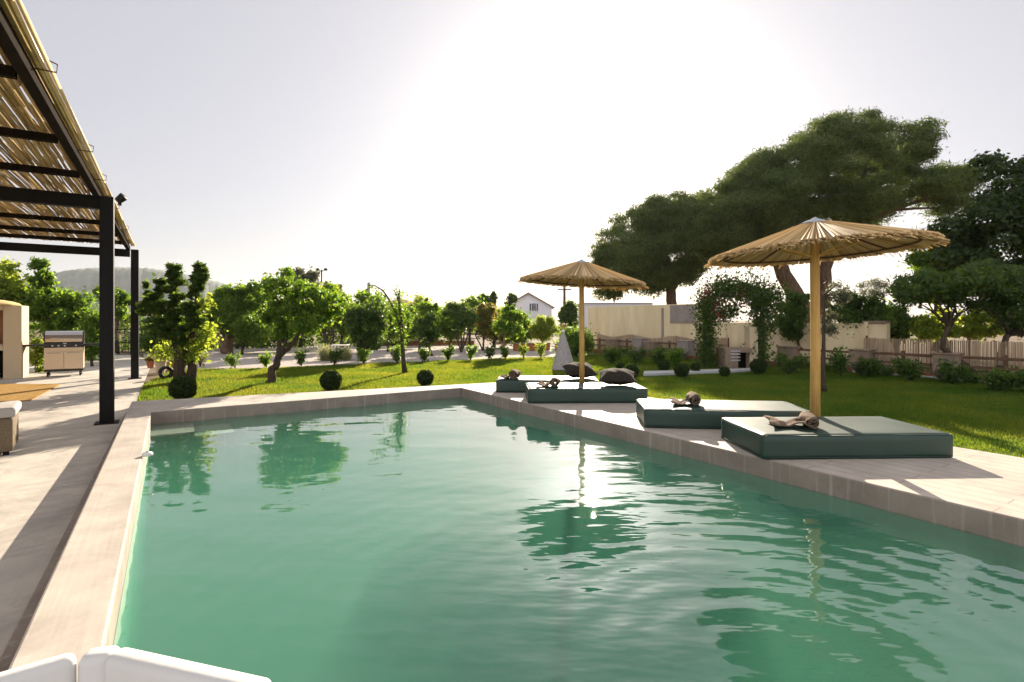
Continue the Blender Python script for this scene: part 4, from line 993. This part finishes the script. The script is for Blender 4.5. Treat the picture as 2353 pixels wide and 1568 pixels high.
# candle shaped tree beside the pergola: upright columns of big leaves on two stout trunks
def candle():
    d = 12.2; b2 = at(412, 878); d = b2.y; root = thing('candle_tree', 'stout tree with upright columns of dark leaves beside the far pergola post', 'tree', b2)
    rng = np.random.default_rng(9); V = []
    cols = [(396, 612, 765, 17), (452, 610, 705, 16), (446, 700, 780, 18), (364, 645, 735, 14), (342, 690, 735, 15), (376, 735, 800, 24), (415, 750, 815, 20), (326, 698, 722, 9), (468, 640, 670, 7), (334, 652, 668, 7), (410, 630, 642, 22), (458, 618, 628, 20)]
    for (u, v0, v1, hw) in cols:
        H = (v1 - v0) * d / F; n = int(H * hw * 130); top = pt(u, v0, d) - b2; zc = rng.integers(0, max(2, int(H / .17)), n) * .17 + rng.normal(size=n) * .035
        a = rng.uniform(0, math.tau, n); rr = hw * d / F * rng.random(n) ** .5 * (.72 + .5 * rng.random(n)) * (1 - .15 * (zc < .2))
        ly = np.round(zc / .17).astype(int); lr = rng.uniform(.55, 1.35, 60)[ly]; lx = (rng.normal(size=60) * .05)[ly]; rr = rr * lr
        C = np.stack([top.x + lx + rr * np.cos(a), top.y + rr * np.sin(a), top.z - zc - .04 + rr * .15], 1)
        al = np.stack([np.cos(a), np.sin(a), np.full(n, .35)], 1)
        V.append(leaves(C, .12, .065, rng, None, .8, al, .5))
    polys('crown', np.concatenate(V), 4, M['dark_leaf'], root)
    C = []
    for (u, v, s, n) in ((470, 700, .10, 160), (475, 770, .14, 260), (455, 800, .12, 260), (410, 805, .14, 240), (375, 810, .12, 160), (440, 820, .08, 120)):
        C.append(np.array(pt(u, v, d) - b2) + rng.normal(size=(n, 3)) * s)
    polys('sun_tinted_shoots', leaves(np.concatenate(C), .11, .07, rng), 4, M['bright_leaf'], root)  # brighter leaf colour paints the sun-lit edges of the crown
    P = lambda u, v, o=0: pt(u, v, d + o) - b2; t = MB()
    t.tube([P(413, 882), P(412, 850), P(415, 815), P(402, 780), P(398, 700), P(398, 640)], [.15, .125, .13, .08, .05, .02], 10)
    t.tube([P(436, 880, .1), P(443, 845, .1), P(436, 812, .1), P(445, 760, .1), P(452, 690, .1), P(452, 640, .1)], [.12, .105, .10, .06, .045, .02], 10)
    for (a, c) in (((404, 760), (366, 690)), ((404, 780), (345, 725)), ((440, 790), (470, 760)), ((345, 725), (330, 712))): t.tube([P(*a), P((a[0] + c[0]) / 2, (a[1] + c[1]) / 2 - 4), P(*c)], [.05, .04, .02], 7)
    t.build('trunk', M['bark'], root, smooth=True)
candle()

# left background
ptree('leafy_tree', 'sunlit leafy tree above the masonry oven at the left edge', 15, 860, [(-60, 62, 596, 735), (-40, 70, 640, 740)], 9000, (.13, .085), 'bright_leaf', [([(10, 858), (12, 780), (20, 700)], .12, .06)], d=16.5, seed=71, k=40, rc=.3)
ptree('leafy_tree', 'tall dark leafy tree with a pointed top, behind the gas grill', 125, 850, [(60, 205, 648, 770), (68, 120, 585, 690), (110, 196, 690, 790)], 15000, (.125, .08), 'citrus', [([(125, 850), (122, 780), (118, 720)], .13, .07)], d=17.2, seed=72, k=60, rc=.28)
ptree('clipped_tree', 'flat topped clipped tree between the pergola posts', 268, 812, [(215, 305, 655, 712), (248, 300, 690, 735)], 7000, (.14, .08), 'citrus', [([(268, 814), (266, 770), (270, 735)], .10, .06)], d=23, seed=73, k=34, rc=.32)
ptree('leafy_shrub', 'bright leafy shrub between the masonry oven and the gas grill', 88, 860, [(72, 104, 765, 862)], 3500, (.09, .06), 'bright_leaf', [([(88, 862), (88, 820)], .03, .02)], d=14.6, seed=74, k=20, cat='shrub')
ptree('leafy_shrub', 'leafy shrub behind the near pergola post, right of the gas grill', 212, 845, [(186, 240, 700, 845)], 5000, (.11, .07), 'citrus', [([(212, 846), (212, 790)], .04, .03)], d=16.5, seed=75, k=24, cat='shrub')
ptree('dark_shrub', 'pale tufted shrub behind the metal gates', 290, 800, [(262, 306, 715, 755)], 2500, (.16, .06), 'pale_leaf', [([(290, 802), (290, 750)], .05, .03)], d=27, seed=76, k=18, cat='shrub')
ptree('dark_shrub', 'dark broad tree behind the candle shaped tree', 360, 810, [(318, 420, 740, 815), (330, 400, 700, 760)], 5500, (.14, .08), 'dark_leaf', [([(362, 812), (362, 775)], .06, .04)], d=20, seed=77, k=26, cat='shrub')

# big crowns whose outline is irregular: clumps spread through a bounded region, with real depth
def big_tree(name, label, base, regions, d, depth, clump, n, leaf, m, trunks, bark, seed, up=.3, flat=.75, part='crown', group=None, cat='tree', fill=1.0):
    rng = np.random.default_rng(seed); b2 = Vector(base); root = thing(name, label, cat, b2, 0, group); V = []; hubs = []
    areas = []
    for poly in regions:
        P = np.array(poly, float); areas.append(.5 * abs(np.dot(P[:, 0], np.roll(P[:, 1], 1)) - np.dot(P[:, 1], np.roll(P[:, 0], 1))))
    for poly, ar in zip(regions, areas):
        P = np.array(poly, float); k = int(ar / clump ** 2 * 3.0 * fill) + 4; C = []
        lo, hi = P.min(0), P.max(0); q = len(P)
        ctr = P.mean(0)
        while len(C) < k:
            u, v = rng.uniform(lo, hi); ins = False
            for i in range(q):
                (x1, y1), (x2, y2) = P[i], P[(i + 1) % q]
                if (y1 > v) != (y2 > v) and u < (x2 - x1) * (v - y1) / (y2 - y1 + 1e-9) + x1: ins = not ins
            if not ins: continue
            # depth shrinks towards the outline
            e = 1e9
            for i in range(q):
                a = P[i]; c = P[(i + 1) % q]; t = np.clip(np.dot(np.array((u, v)) - a, c - a) / max(np.dot(c - a, c - a), 1e-9), 0, 1); e = min(e, np.hypot(*(a + (c - a) * t - (u, v))))
            dd = depth * min(1, math.sqrt(e / (clump * 2.2))) 
            w = pt(u, v, d + rng.uniform(-dd, dd)); C.append((w - b2, min(1, .72 + e / clump * .4) * clump * d / F * rng.uniform(.7, 1.25)))
        nn = int(n * ar / sum(areas)); cc = np.array([c[0] for c in C]); cr = np.array([c[1] for c in C])
        i = rng.choice(len(C), nn, p=cr ** 2 / np.sum(cr ** 2)); dv = unit(rng.normal(size=(nn, 3))); off = dv * np.where(rng.random((nn, 1)) < .10, 1 + .25 * np.abs(rng.normal(size=(nn, 1))), rng.random((nn, 1)) ** .35) * cr[i][:, None]; low = (off[:, 2] < 0) & (rng.random(nn) < .5); off[low, 2] *= -.55; dv[low, 2] *= -1; off[:, 2] *= flat
        V.append(leaves(cc[i] + off, leaf[0], leaf[1], rng, dv * 2.6, up)); hubs.append(cc)
    polys(part, np.concatenate(V), 4, M[m], root)
    hubs = np.concatenate(hubs); t = MB()
    for pts, r0, r1, limbs in trunks:
        pts = [Vector(p) - b2 for p in pts]; fine = []
        for i in range(len(pts) - 1):
            for s in range(4): fine.append(pts[i].lerp(pts[i + 1], s / 4))
        fine.append(pts[-1]); rr = [r0 + (r1 - r0) * i / (len(fine) - 1) for i in range(len(fine))]
        jit = [p + Vector(rng.normal(size=3)) * r1 * .22 * (0 < i < len(fine) - 1) for i, p in enumerate(fine)]
        t.tube(jit, rr, 11); end = jit[-1]
        for h in np.argsort(np.linalg.norm(hubs - np.array(end), axis=1) * rng.uniform(.5, 1.5, len(hubs)))[:limbs]:
            hv = Vector(hubs[h]); mid = end.lerp(hv, .5) + Vector(rng.normal(size=3)) * (hv - end).length * .09
            t.tube([end, end.lerp(mid, .5), mid, mid.lerp(hv, .6), hv], [r1 * .7, r1 * .55, r1 * .4, r1 * .25, r1 * .08], 6)
    t.build('trunk', M[bark], root, smooth=True)
    return root
d = 30.0
big_tree('umbrella_pine', 'huge spreading umbrella pine with a leaning trunk behind the larger umbrella', (pt(1880, 790, d).x, d, GZ),
         [[(1605, 545), (1630, 468), (1668, 412), (1725, 368), (1792, 342), (1838, 300), (1900, 276), (2006, 266), (2040, 296), (2061, 306), (2095, 286), (2150, 294), (2164, 330), (2140, 360), (2105, 380), (2085, 430), (2062, 480), (2030, 512), (1882, 520), (1775, 548), (1672, 580)],
          [(1590, 480), (1640, 425), (1715, 375), (1815, 345), (1860, 420), (1780, 540), (1600, 590)],
          [(1640, 540), (1790, 530), (1770, 572), (1690, 600), (1625, 625)],
          [(2070, 420), (2130, 392), (2215, 385), (2262, 425), (2235, 480), (2160, 500), (2110, 462)]],
         d, 3.6, 32, 260000, (.24, .05), 'pine',
         [([pt(1885, 790, d), pt(1850, 715, d), pt(1800, 630, d), pt(1765, 560, d), pt(1730, 480, d)], .55, .26, 12),
          ([pt(1895, 790, d + .5), pt(1893, 690, d + .5), pt(1900, 600, d + .5), pt(1935, 500, d + .5), pt(1960, 430, d + .5)], .42, .24, 14),
          ([pt(1960, 520, d), pt(2060, 480, d - .5), pt(2130, 455, d - .8)], .16, .08, 7), ([pt(2060, 482, d - .5), pt(2150, 478, d - 1)], .09, .05, 5)], 'pine_bark', 81)
d = 34.0
big_tree('umbrella_pine', 'hazy smaller pine with an upright trunk, left of the huge pine', (pt(1545, 790, d).x, d, GZ),
         [[(1374, 588), (1396, 522), (1433, 498), (1506, 462), (1560, 452), (1640, 450), (1655, 540), (1640, 590), (1605, 640), (1570, 655), (1555, 645), (1525, 668), (1470, 675), (1420, 665), (1378, 640)],
          [(1350, 668), (1420, 660), (1416, 684), (1375, 694)]],
         d, 3.4, 30, 115000, (.26, .055), 'pine',
         [([pt(1546, 790, d), pt(1545, 720, d), pt(1543, 660, d), pt(1530, 600, d), pt(1500, 550, d)], .40, .20, 12), ([pt(1543, 670, d), pt(1575, 610, d), pt(1590, 560, d)], .2, .12, 8), ([pt(1540, 660, d), pt(1460, 650, d), pt(1395, 665, d)], .10, .05, 4)], 'pine_bark', 82)
d = 17.0
big_tree('dark_tree', 'very dark broadleaf tree at the right edge, above the leaning crooked trunk', (pt(2420, 800, d).x, d, GZ),
         [[(2251, 372), (2262, 366), (2300, 364), (2306, 395), (2353, 374), (2480, 330), (2600, 420), (2600, 640), (2353, 640), (2230, 640), (2140, 620), (2085, 612), (2145, 560), (2140, 525), (2205, 505), (2245, 488), (2272, 450)]],
         d, 1.9, 34, 40000, (.15, .085), 'ball', [([pt(2420, 800, d), pt(2410, 700, d), pt(2390, 560, d)], .2, .11, 18)], 'bark', 83)
d = 13.2
big_tree('crooked_tree', 'broad tree on a crooked trunk leaning left in front of the tall reed screen', at(2242, 872),
         [[(2055, 650), (2110, 625), (2180, 630), (2230, 608), (2290, 600), (2353, 620), (2440, 615), (2480, 700), (2420, 740), (2353, 770), (2312, 760), (2285, 712), (2200, 700), (2130, 692), (2070, 700)]],
         d, 1.1, 24, 24000, (.10, .055), 'dark_leaf',
         [([at(2245, 873), pt(2225, 845, 12.8), pt(2200, 828, 12.9), pt(2166, 800, 13), pt(2168, 780, 13), pt(2182, 750, 13.1)], .085, .05, 8),
          ([pt(2182, 752, 13.1), pt(2172, 735, 13.1), pt(2165, 715, 13.1)], .045, .03, 6), ([pt(2183, 750, 13.1), pt(2200, 722, 13.1)], .04, .025, 6),
          ([at(2285, 878), pt(2297, 840, 12.6), pt(2302, 800, 12.8), pt(2318, 770, 13)], .085, .06, 12)], 'bark', 84)
ptree('backlit_bush', 'glowing yellow green bush beyond the tall reed screen', 2180, 800, [(2082, 2200, 705, 790), (2180, 2300, 715, 795), (2120, 2180, 640, 700)], 9000, (.15, .09), 'bright_leaf', [([(2180, 812), (2170, 770)], .06, .04)], d=19, seed=85, k=34, cat='bush')
ptree('backlit_bush', 'pale green bush showing below the right rim of the larger umbrella', 2060, 790, [(2000, 2085, 690, 770), (2040, 2100, 640, 700)], 5000, (.15, .08), 'citrus', [([(2060, 805), (2055, 750)], .06, .04)], d=20, seed=86, k=22, cat='bush')
ptree('loose_tree', 'loose sunlit tree filling the gap between the huge pine and the dark tree', 2150, 800, [(2085, 2235, 520, 640), (2100, 2215, 600, 700)], 12000, (.17, .09), 'citrus', [([(2150, 808), (2150, 720), (2155, 640)], .12, .07)], d=21, seed=92, k=40, rc=.3)
ptree('dark_bush', 'dark upright bush between the cream wall end and the glowing bush', 2062, 800, [(2038, 2085, 700, 795)], 4500, (.12, .07), 'dark_leaf', [([(2062, 812), (2062, 760)], .06, .04)], d=17, seed=87, k=22, cat='bush')
ptree('garden_tree', 'dark round tree with several curved stems right of the larger umbrella pole', 1937, 842, [(1893, 2050, 690, 768), (1915, 2010, 668, 720)], 12000, (.085, .05), 'dark_leaf',
      [([(1937, 842), (1937, 818), (1955, 790), (1968, 765)], .06, .03), ([(1937, 818), (1925, 790), (1930, 760)], .04, .025), ([(1952, 842), (1970, 815), (1990, 785), (2005, 762)], .045, .025)], seed=88, k=44, rc=.28, limbs=6)
ptree('garden_tree', 'dark low tree with a twisted stem left of the larger umbrella pole', 1868, 838, [(1772, 1866, 688, 785), (1800, 1862, 660, 720)], 9000, (.09, .052), 'dark_leaf',
      [([(1872, 840), (1858, 812), (1838, 800), (1832, 785), (1850, 765)], .055, .03), ([(1834, 786), (1815, 760)], .035, .02)], seed=89, k=38, rc=.3, limbs=5)
ptree('grey_tree', 'thin upright tree with grey weeping foliage directly behind the larger umbrella pole', 1895, 900, [(1888, 1960, 640, 715), (1880, 1930, 690, 790)], 2600, (.075, .018), 'grey_leaf',
      [([(1895, 903), (1891, 840), (1893, 760), (1892, 680)], .045, .025)], seed=90, k=26, limbs=9)
ptree('dry_palm', 'small grey palm like plume against the sky below the larger umbrella', 2010, 780, [(1965, 2060, 645, 690)], 900, (.35, .02), 'grey_leaf', [([(2030, 800), (2032, 690)], .06, .04)], d=22, seed=91, k=10)

# climbing arch
def arch():
    c = at(1626, 846); e = at(1746, 852); root = thing('climbing_arch', 'garden arch overgrown with a green climber and a few red flowers', 'garden arch', c); rng = np.random.default_rng(17); d = c.y
    P = lambda u, v, o=0: pt(u, v, d + o) - c
    C = []
    for u0, v0, u1, v1, s, n in ((1625, 845, 1622, 690, .17, 3600), (1746, 850, 1744, 690, .17, 3000), (1622, 700, 1665, 660, .24, 1900), (1660, 665, 1745, 675, .26, 2600), (1735, 690, 1790, 680, .24, 1700), (1760, 700, 1770, 760, .15, 600), (1640, 730, 1690, 710, .16, 900)):
        k = rng.random(n); base = np.array(P(u0, v0))[None] * (1 - k[:, None]) + np.array(P(u1, v1))[None] * k[:, None]; C.append(base + rng.normal(size=(n, 3)) * s * (.6 + .5 * np.sin(k * 17)[:, None] ** 2))
    f = MB()
    for _ in range(46):                                          # loose shoots
        a = P(rng.uniform(1600, 1790), rng.uniform(640, 720)); q = Vector((rng.normal() * .3, rng.normal() * .2, rng.uniform(.1, .6))); 
        f.tube([a, a + q * .5 + Vector((0, 0, .05)), a + q], [.008, .006, .003], 4)
        for t_ in range(7): C.append(np.array([a + q * (.3 + .7 * t_ / 6)]) + rng.normal(size=(1, 3)) * .03)
    for _ in range(9):
        a = P(rng.choice([1600, 1700, 1715]), rng.uniform(720, 830)); 
    V1 = leaves(np.concatenate(C), .085, .05, rng); C = []
    for u, v, s, n in ((1642, 700, .12, 90), (1700, 672, .1, 40), (1620, 670, .12, 60), (1655, 725, .1, 70), (1690, 690, .14, 40)): C.append(np.array(P(u, v, -.2)) + rng.normal(size=(n, 3)) * s)
    V2 = leaves(np.concatenate(C), .06, .05, rng); fo = polys('foliage', np.concatenate([V1, V2]), 4, M['dark_leaf'], root)
    fo.data.materials.append(M['flower']); fo.data.polygons.foreach_set('material_index', np.repeat([0, 1], [len(V1) // 4, len(V2) // 4]).astype(np.int32))
    for u in (1618, 1632, 1738, 1754): f.tube([P(u, 850), P(u, 760), P(u, 690)], .03, 7)
    f.tube([P(1618, 690), P(1650, 655), P(1690, 645), P(1725, 655), P(1754, 690)], .03, 7); f.build('arch_frame', M['bark'], root)
arch()

# clipped balls on the lawn
def ball(u, v, r, label, seed, rim='ball'):
    b2 = at(u, v); rr = r * b2.y / F; rng = np.random.default_rng(seed); root = thing('ball_shrub', label, 'shrub', b2, 0, 'clipped ball shrubs on the lawn')
    n = 4200; dv = unit(rng.normal(size=(n, 3))); q = rr * (.97 + .045 * np.sin(dv[:, :1] * 7 + dv[:, 2:] * 5) + .05 * rng.normal(size=(n, 1))) * np.where(rng.random((n, 1)) < .25, .8, 1)
    C = dv * q; C[:, 2] = C[:, 2] * .98 + rr * 1.03
    polys('foliage', leaves(C, .045, .026, rng, dv, .1), 4, M['ball'], root)
    t = MB(); t.tube([(0, 0, 0), (0.005, 0, rr * .5), (0, 0, rr)], [.028, .022, .015], 7)
    for k in range(6): a = k * 1.05; t.tube([(0, 0, rr * .6), (rr * .7 * math.cos(a), rr * .7 * math.sin(a), rr * (1 + .5 * math.sin(k * 2)))], [.012, .004], 5)
    t.build('stem', M['bark'], root)
for k, a in enumerate(((420, 920, 27, 'large dark ball shrub at the foot of the candle shaped tree'), (760, 899, 23, 'dark ball shrub at the pool edge between the largest citrus and the arching tree'), (977, 887, 18, 'dark ball shrub near the far corner of the pool, left of the daybeds'),
    (1426, 855, 10, 'small ball shrub behind the front pillow, left of its rimlit neighbour'), (1450, 871, 17, 'ball shrub with a bright rim just right of the front pillow'), (1525, 853, 13, 'ball shrub at the far side of the stone path'),
    (1566, 868, 16, 'ball shrub on the near side of the stone path'), (1598, 856, 10, 'small ball shrub left of the arch column'), (1665, 866, 11, 'small ball shrub in front of the brown garden barbecue'), (1742, 860, 17, 'ball shrub under the right column of the arch'))):
    ball(a[0], a[1], a[2], a[3], 200 + k)

# little leafy plants along the far lawn edge and in the fence bed
def plant(name, label, u, v, wpx, hpx, m, seed, n=420, leaf=(.09, .05), group=None, cat='plant', sp=1.0):
    b2 = at(u, v); s = b2.y / F; rng = np.random.default_rng(seed); root = thing(name, label, cat, b2, 0, group); H, Wd = hpx * s, wpx * s / 2; t = MB(); C = []; A = []
    for k in range(rng.integers(6, 10)):
        a = rng.uniform(0, math.tau); q = rng.uniform(.3, 1) * Wd; e = Vector((q * math.cos(a), q * math.sin(a), H * rng.uniform(.65, 1.0))); mid = e * .5 + Vector((0, 0, H * .12)); t.tube([(0, 0, 0), mid, e], [.012, .008, .003], 5)
        for _ in range(int(n / 8)):
            f = rng.uniform(.25, 1.02); p = mid * (2 * f) if f < .5 else mid.lerp(e, 2 * f - 1); C.append(np.array(p) + rng.normal(size=3) * .05 * sp); A.append((math.cos(a) + rng.normal() * .7, math.sin(a) + rng.normal() * .7, .5))
    polys('foliage', leaves(np.array(C), leaf[0], leaf[1], rng, None, .4, unit(np.array(A))), 4, M[m], root); t.build('stems', M['bark'], root)
EDGE = [(460, 843, 30, 32, 'pale_leaf', 'pale tufted plant at the lawn edge right of the candle shaped tree'), (540, 846, 42, 32, 'citrus', 'wide leafy plant at the lawn edge below the V trunk citrus'), (612, 845, 34, 30, 'citrus', 'leafy plant at the lawn edge just left of the largest citrus trunk'),
        (692, 843, 32, 38, 'dark_leaf', 'compact dark plant at the lawn edge right of the largest citrus trunk'), (768, 841, 36, 42, 'dark_leaf', 'dark plant in front of the pale grass tuft'), (836, 838, 34, 38, 'citrus', 'plant at the foot of the round dark citrus'),
        (912, 836, 34, 40, 'citrus', 'plant right behind the arching tree trunk'), (976, 832, 28, 30, 'dark_leaf', 'small plant at the lawn edge above the third ball shrub'), (1030, 831, 30, 36, 'dark_leaf', 'plant at the lawn edge below the multi stem tree'),
        (1081, 829, 30, 36, 'citrus', 'leafy plant at the lawn edge right of the multi stem tree'), (1124, 828, 28, 32, 'dark_leaf', 'dark small plant at the lawn edge between the two russet trees'), (1162, 827, 24, 30, 'citrus', 'plant beside the reddish stem'),
        (1203, 825, 26, 32, 'bright_leaf', 'thin yellow plant at the lawn edge left of the low terracotta wall'), (1243, 824, 24, 34, 'bright_leaf', 'thin yellow plant in front of the low terracotta wall')]
for k, (u, v, w, h, m, lb) in enumerate(EDGE): plant('border_plant', lb, u, v, w, h, m, 300 + k, group='plants along the far lawn edge')
BED = [(1405, 835, 60, 34, 'dark_leaf', 'low dark shrub at the first pillar by the round bush'), (1462, 836, 46, 34, 'dark_leaf', 'low shrub at the second stone pillar'), (1510, 838, 50, 36, 'dark_leaf', 'low shrub at the short brown pillar'), (1552, 842, 40, 36, 'citrus', 'shrub left of the wide grey pillar'),
       (1812, 862, 90, 52, 'dark_leaf', 'dense low shrub right of the climbing arch'), (1932, 866, 70, 60, 'dark_leaf', 'dense rounded shrub below the garden tree right of the larger umbrella pole'), (1998, 866, 50, 40, 'dark_leaf', 'low shrub left of the tall reed screen'), (2090, 878, 60, 46, 'dark_leaf', 'leafy shrub in the middle of the tall reed screen'),
       (2190, 884, 80, 46, 'dark_leaf', 'low shrub in front of the pillar by the crooked trunk'), (2300, 900, 110, 46, 'dark_leaf', 'dark low shrub at the foot of the crooked tree'), (2365, 905, 90, 50, 'dark_leaf', 'dark low shrub cut by the right edge of the frame')]
for k, (u, v, w, h, m, lb) in enumerate(BED): plant('bed_shrub', lb, u, v, w, h, m, 330 + k, n=900, group='shrubs along the rail fence', cat='shrub', leaf=(.08, .05), sp=1.5)

for k in range(14):
    u_ = 1430 + k * 66 + (k * 37) % 23; Y_, d_ = onX(u_, 15.55 - .12 * (k % 3)); q_ = W(15.55 - .12 * (k % 3), Y_, GZ); v_ = HY + F * (ZC - GZ) / q_.y
    if 1600 < u_ < 1800: continue
    hgt = (14, 24, 18, 30, 20)[k % 5]
    plant('ground_cover_plant', 'small low plant filling the bed at the foot of the rail fence', u_, v_, hgt * 2.3, hgt, ('dark_leaf', 'citrus', 'grey_leaf')[k % 3], 360 + k, n=420, group='small filler plants along the fence bed', leaf=(.07, .04))

def tuft(u, v, wpx, hpx, label, seed):
    b2 = at(u, v); s = b2.y / F; rng = np.random.default_rng(seed); root = thing('ornamental_grass', label, 'grass tuft', b2); n = 900; H, Wd = hpx * s, wpx * s / 2
    a = rng.uniform(0, math.tau, n); q = Wd * rng.random(n) ** .7; bx, by = rng.normal(size=n) * .08, rng.normal(size=n) * .08; h = H * rng.uniform(.6, 1.05, n) * (1 - .35 * q / Wd); w = .008
    pts = []
    for f0, f1 in ((0, .4), (.4, .75), (.75, 1)):
        def at_(f): return np.stack([bx + np.cos(a) * q * f ** 1.6, by + np.sin(a) * q * f ** 1.6, h * (f - .25 * (q / Wd) * f ** 3)], 1)
        p0, p1 = at_(f0), at_(f1); sd = np.stack([-np.sin(a) * w, np.cos(a) * w, np.zeros(n)], 1); k0, k1 = 1 - f0 * .7, 1 - f1 * .7
        pts.append(np.stack([p0 - sd * k0, p0 + sd * k0, p1 + sd * k1, p1 - sd * k1], 1))
    polys('blades', np.concatenate(pts).reshape(-1, 3), 4, M['pale_leaf'], root)
    MB().lathe([(.10, 0), (.08, .05), (.02, .07)], 10).build('clump', M['pale_leaf'], root)
tuft(748, 828, 70, 42, 'pale ornamental grass tuft left of the small garden table', 401)
tuft(792, 827, 50, 36, 'pale ornamental grass tuft right of the small garden table', 402)
p = at(772, 822); p.z = GZ; tb = thing('garden_table', 'small white garden table between two pale grass tufts', 'table', (p.x, p.y + .5, GZ))
MB().box((0, 0, .45), (.62, .45, .035)).build('table_top', M['white'], tb, bevel=.008)
for x in (-.27, .27):
    for y in (-.18, .18): MB().box((x, y, .215), (.04, .04, .43)).build('leg', M['white'], tb)

# teepee tent
def teepee():
    b2 = at(1294, 850); s = b2.y / F; root = thing('play_tent', 'small grey patterned teepee tent standing on the lawn', 'tent', b2); H = 94 * s; rb = 25 * s; N = 40; v = []; f = []
    for j in range(13):
        k = j / 12
        for i in range(N):
            a = math.tau * i / N; r = (rb * (1 - k) ** .9 + .022) * (1 + .07 * math.cos(a * 5) * (1 - k) + .02 * math.sin(a * 11) * (1 - k)); v.append((r * math.cos(a), r * math.sin(a), .02 + H * .93 * k))
    for j in range(12):
        for i in range(N): f.append((j * N + i, j * N + (i + 1) % N, (j + 1) * N + (i + 1) % N, (j + 1) * N + i))
    MB().add(v, f).build('canvas', M['tent'], root, smooth=True)
    for i in range(5):
        a = math.tau * i / 5; MB().tube([(rb * .96 * math.cos(a), rb * .96 * math.sin(a), 0), (0, 0, H * .95), (-.05 * math.cos(a), -.05 * math.sin(a), H * 1.12)], .011, 6).build('tent_pole', M['wood'], root)
    MB().lathe([(.035, 0), (.05, .03), (.05, .06), (.03, .09)], 12, (0, 0, H * .90)).build('tie', M['white'], root, smooth=True)
teepee()

# pots and the black ring by the candle shaped tree
def pot(u, v, wpx, hpx, label, seed, m='citrus', ph=40, spiky=False):
    b2 = at(u, v); s = b2.y / F; root = thing('plant_pot', label, 'potted plant', b2, 0, 'pots by the far pergola post'); r, h = wpx * s / 2, hpx * s
    MB().lathe([(r * .68, 0), (r * .95, h * .8), (r * 1.08, h * .82), (r * 1.08, h), (r * .92, h), (r * .9, h * .9)], 18).build('pot', M['terracotta'] if not spiky else M['plaster'], root, smooth=False)
    rng = np.random.default_rng(seed); n = 260; a = rng.uniform(0, math.tau, n); k = rng.random(n)
    C = np.stack([np.cos(a) * r * 1.3 * k, np.sin(a) * r * 1.3 * k, h + ph * s * (.15 + .85 * rng.random(n)) * (1 - .4 * k)], 1); al = np.stack([np.cos(a), np.sin(a), np.full(n, 1.2)], 1)
    polys('plant', leaves(C, .16 if spiky else .09, .03 if spiky else .05, rng, None, .2, al), 4, M[m], root)
    t = MB(); t.tube([(0, 0, h * .85), (.01, 0, h + ph * s * .7)], [.015, .006], 6); t.build('stem', M['bark'], root)
pot(369, 858, 24, 32, 'pale square shouldered pot with spiky leaves near the lawn corner', 421, 'pale_leaf', 26, True)
pot(346, 846, 17, 16, 'small terracotta pot beside the far pergola post', 422, 'russet_leaf', 10)
pot(391, 852, 18, 20, 'dark pot with a tall bright green plant left of the candle shaped tree', 423, 'bright_leaf', 92)
p = at(381, 871); hr = thing('hose_reel', 'black coiled garden hose standing on the lawn near the pots', 'garden hose', p, R(48))
for k in range(4):
    rr = .135 - .02 * (k % 2); MB().tube([(rr * math.cos(t), -.06 + .035 * k + .01 * math.sin(t * 3), .155 + rr * math.sin(t)) for t in [math.tau * i / 32 for i in range(33)]], .027, 8, False).build('hose_coil', M['hose'], hr, smooth=True)
MB().box((0, 0, .012), (.20, .18, .022)).build('stand', M['steel'], hr)

# ------------------------------------------------------------------ summer haze
hz = MB().box((0, 700, 56), (3200, 1700, 120)).build('haze', bpy.data.materials.new('haze')); tag(hz, 'thin bright summer haze', 'haze', kind='stuff')
hm = hz.data.materials[0]; hm.use_nodes = True; hn = hm.node_tree.nodes; hn.remove(hn['Principled BSDF'])
pv = hn.new('ShaderNodeVolumePrincipled'); pv.inputs['Density'].default_value = .0001; pv.inputs['Color'].default_value = (.93, .96, 1, 1); pv.inputs['Anisotropy'].default_value = .4
hm.node_tree.links.new(pv.outputs[0], hn['Material Output'].inputs['Volume'])
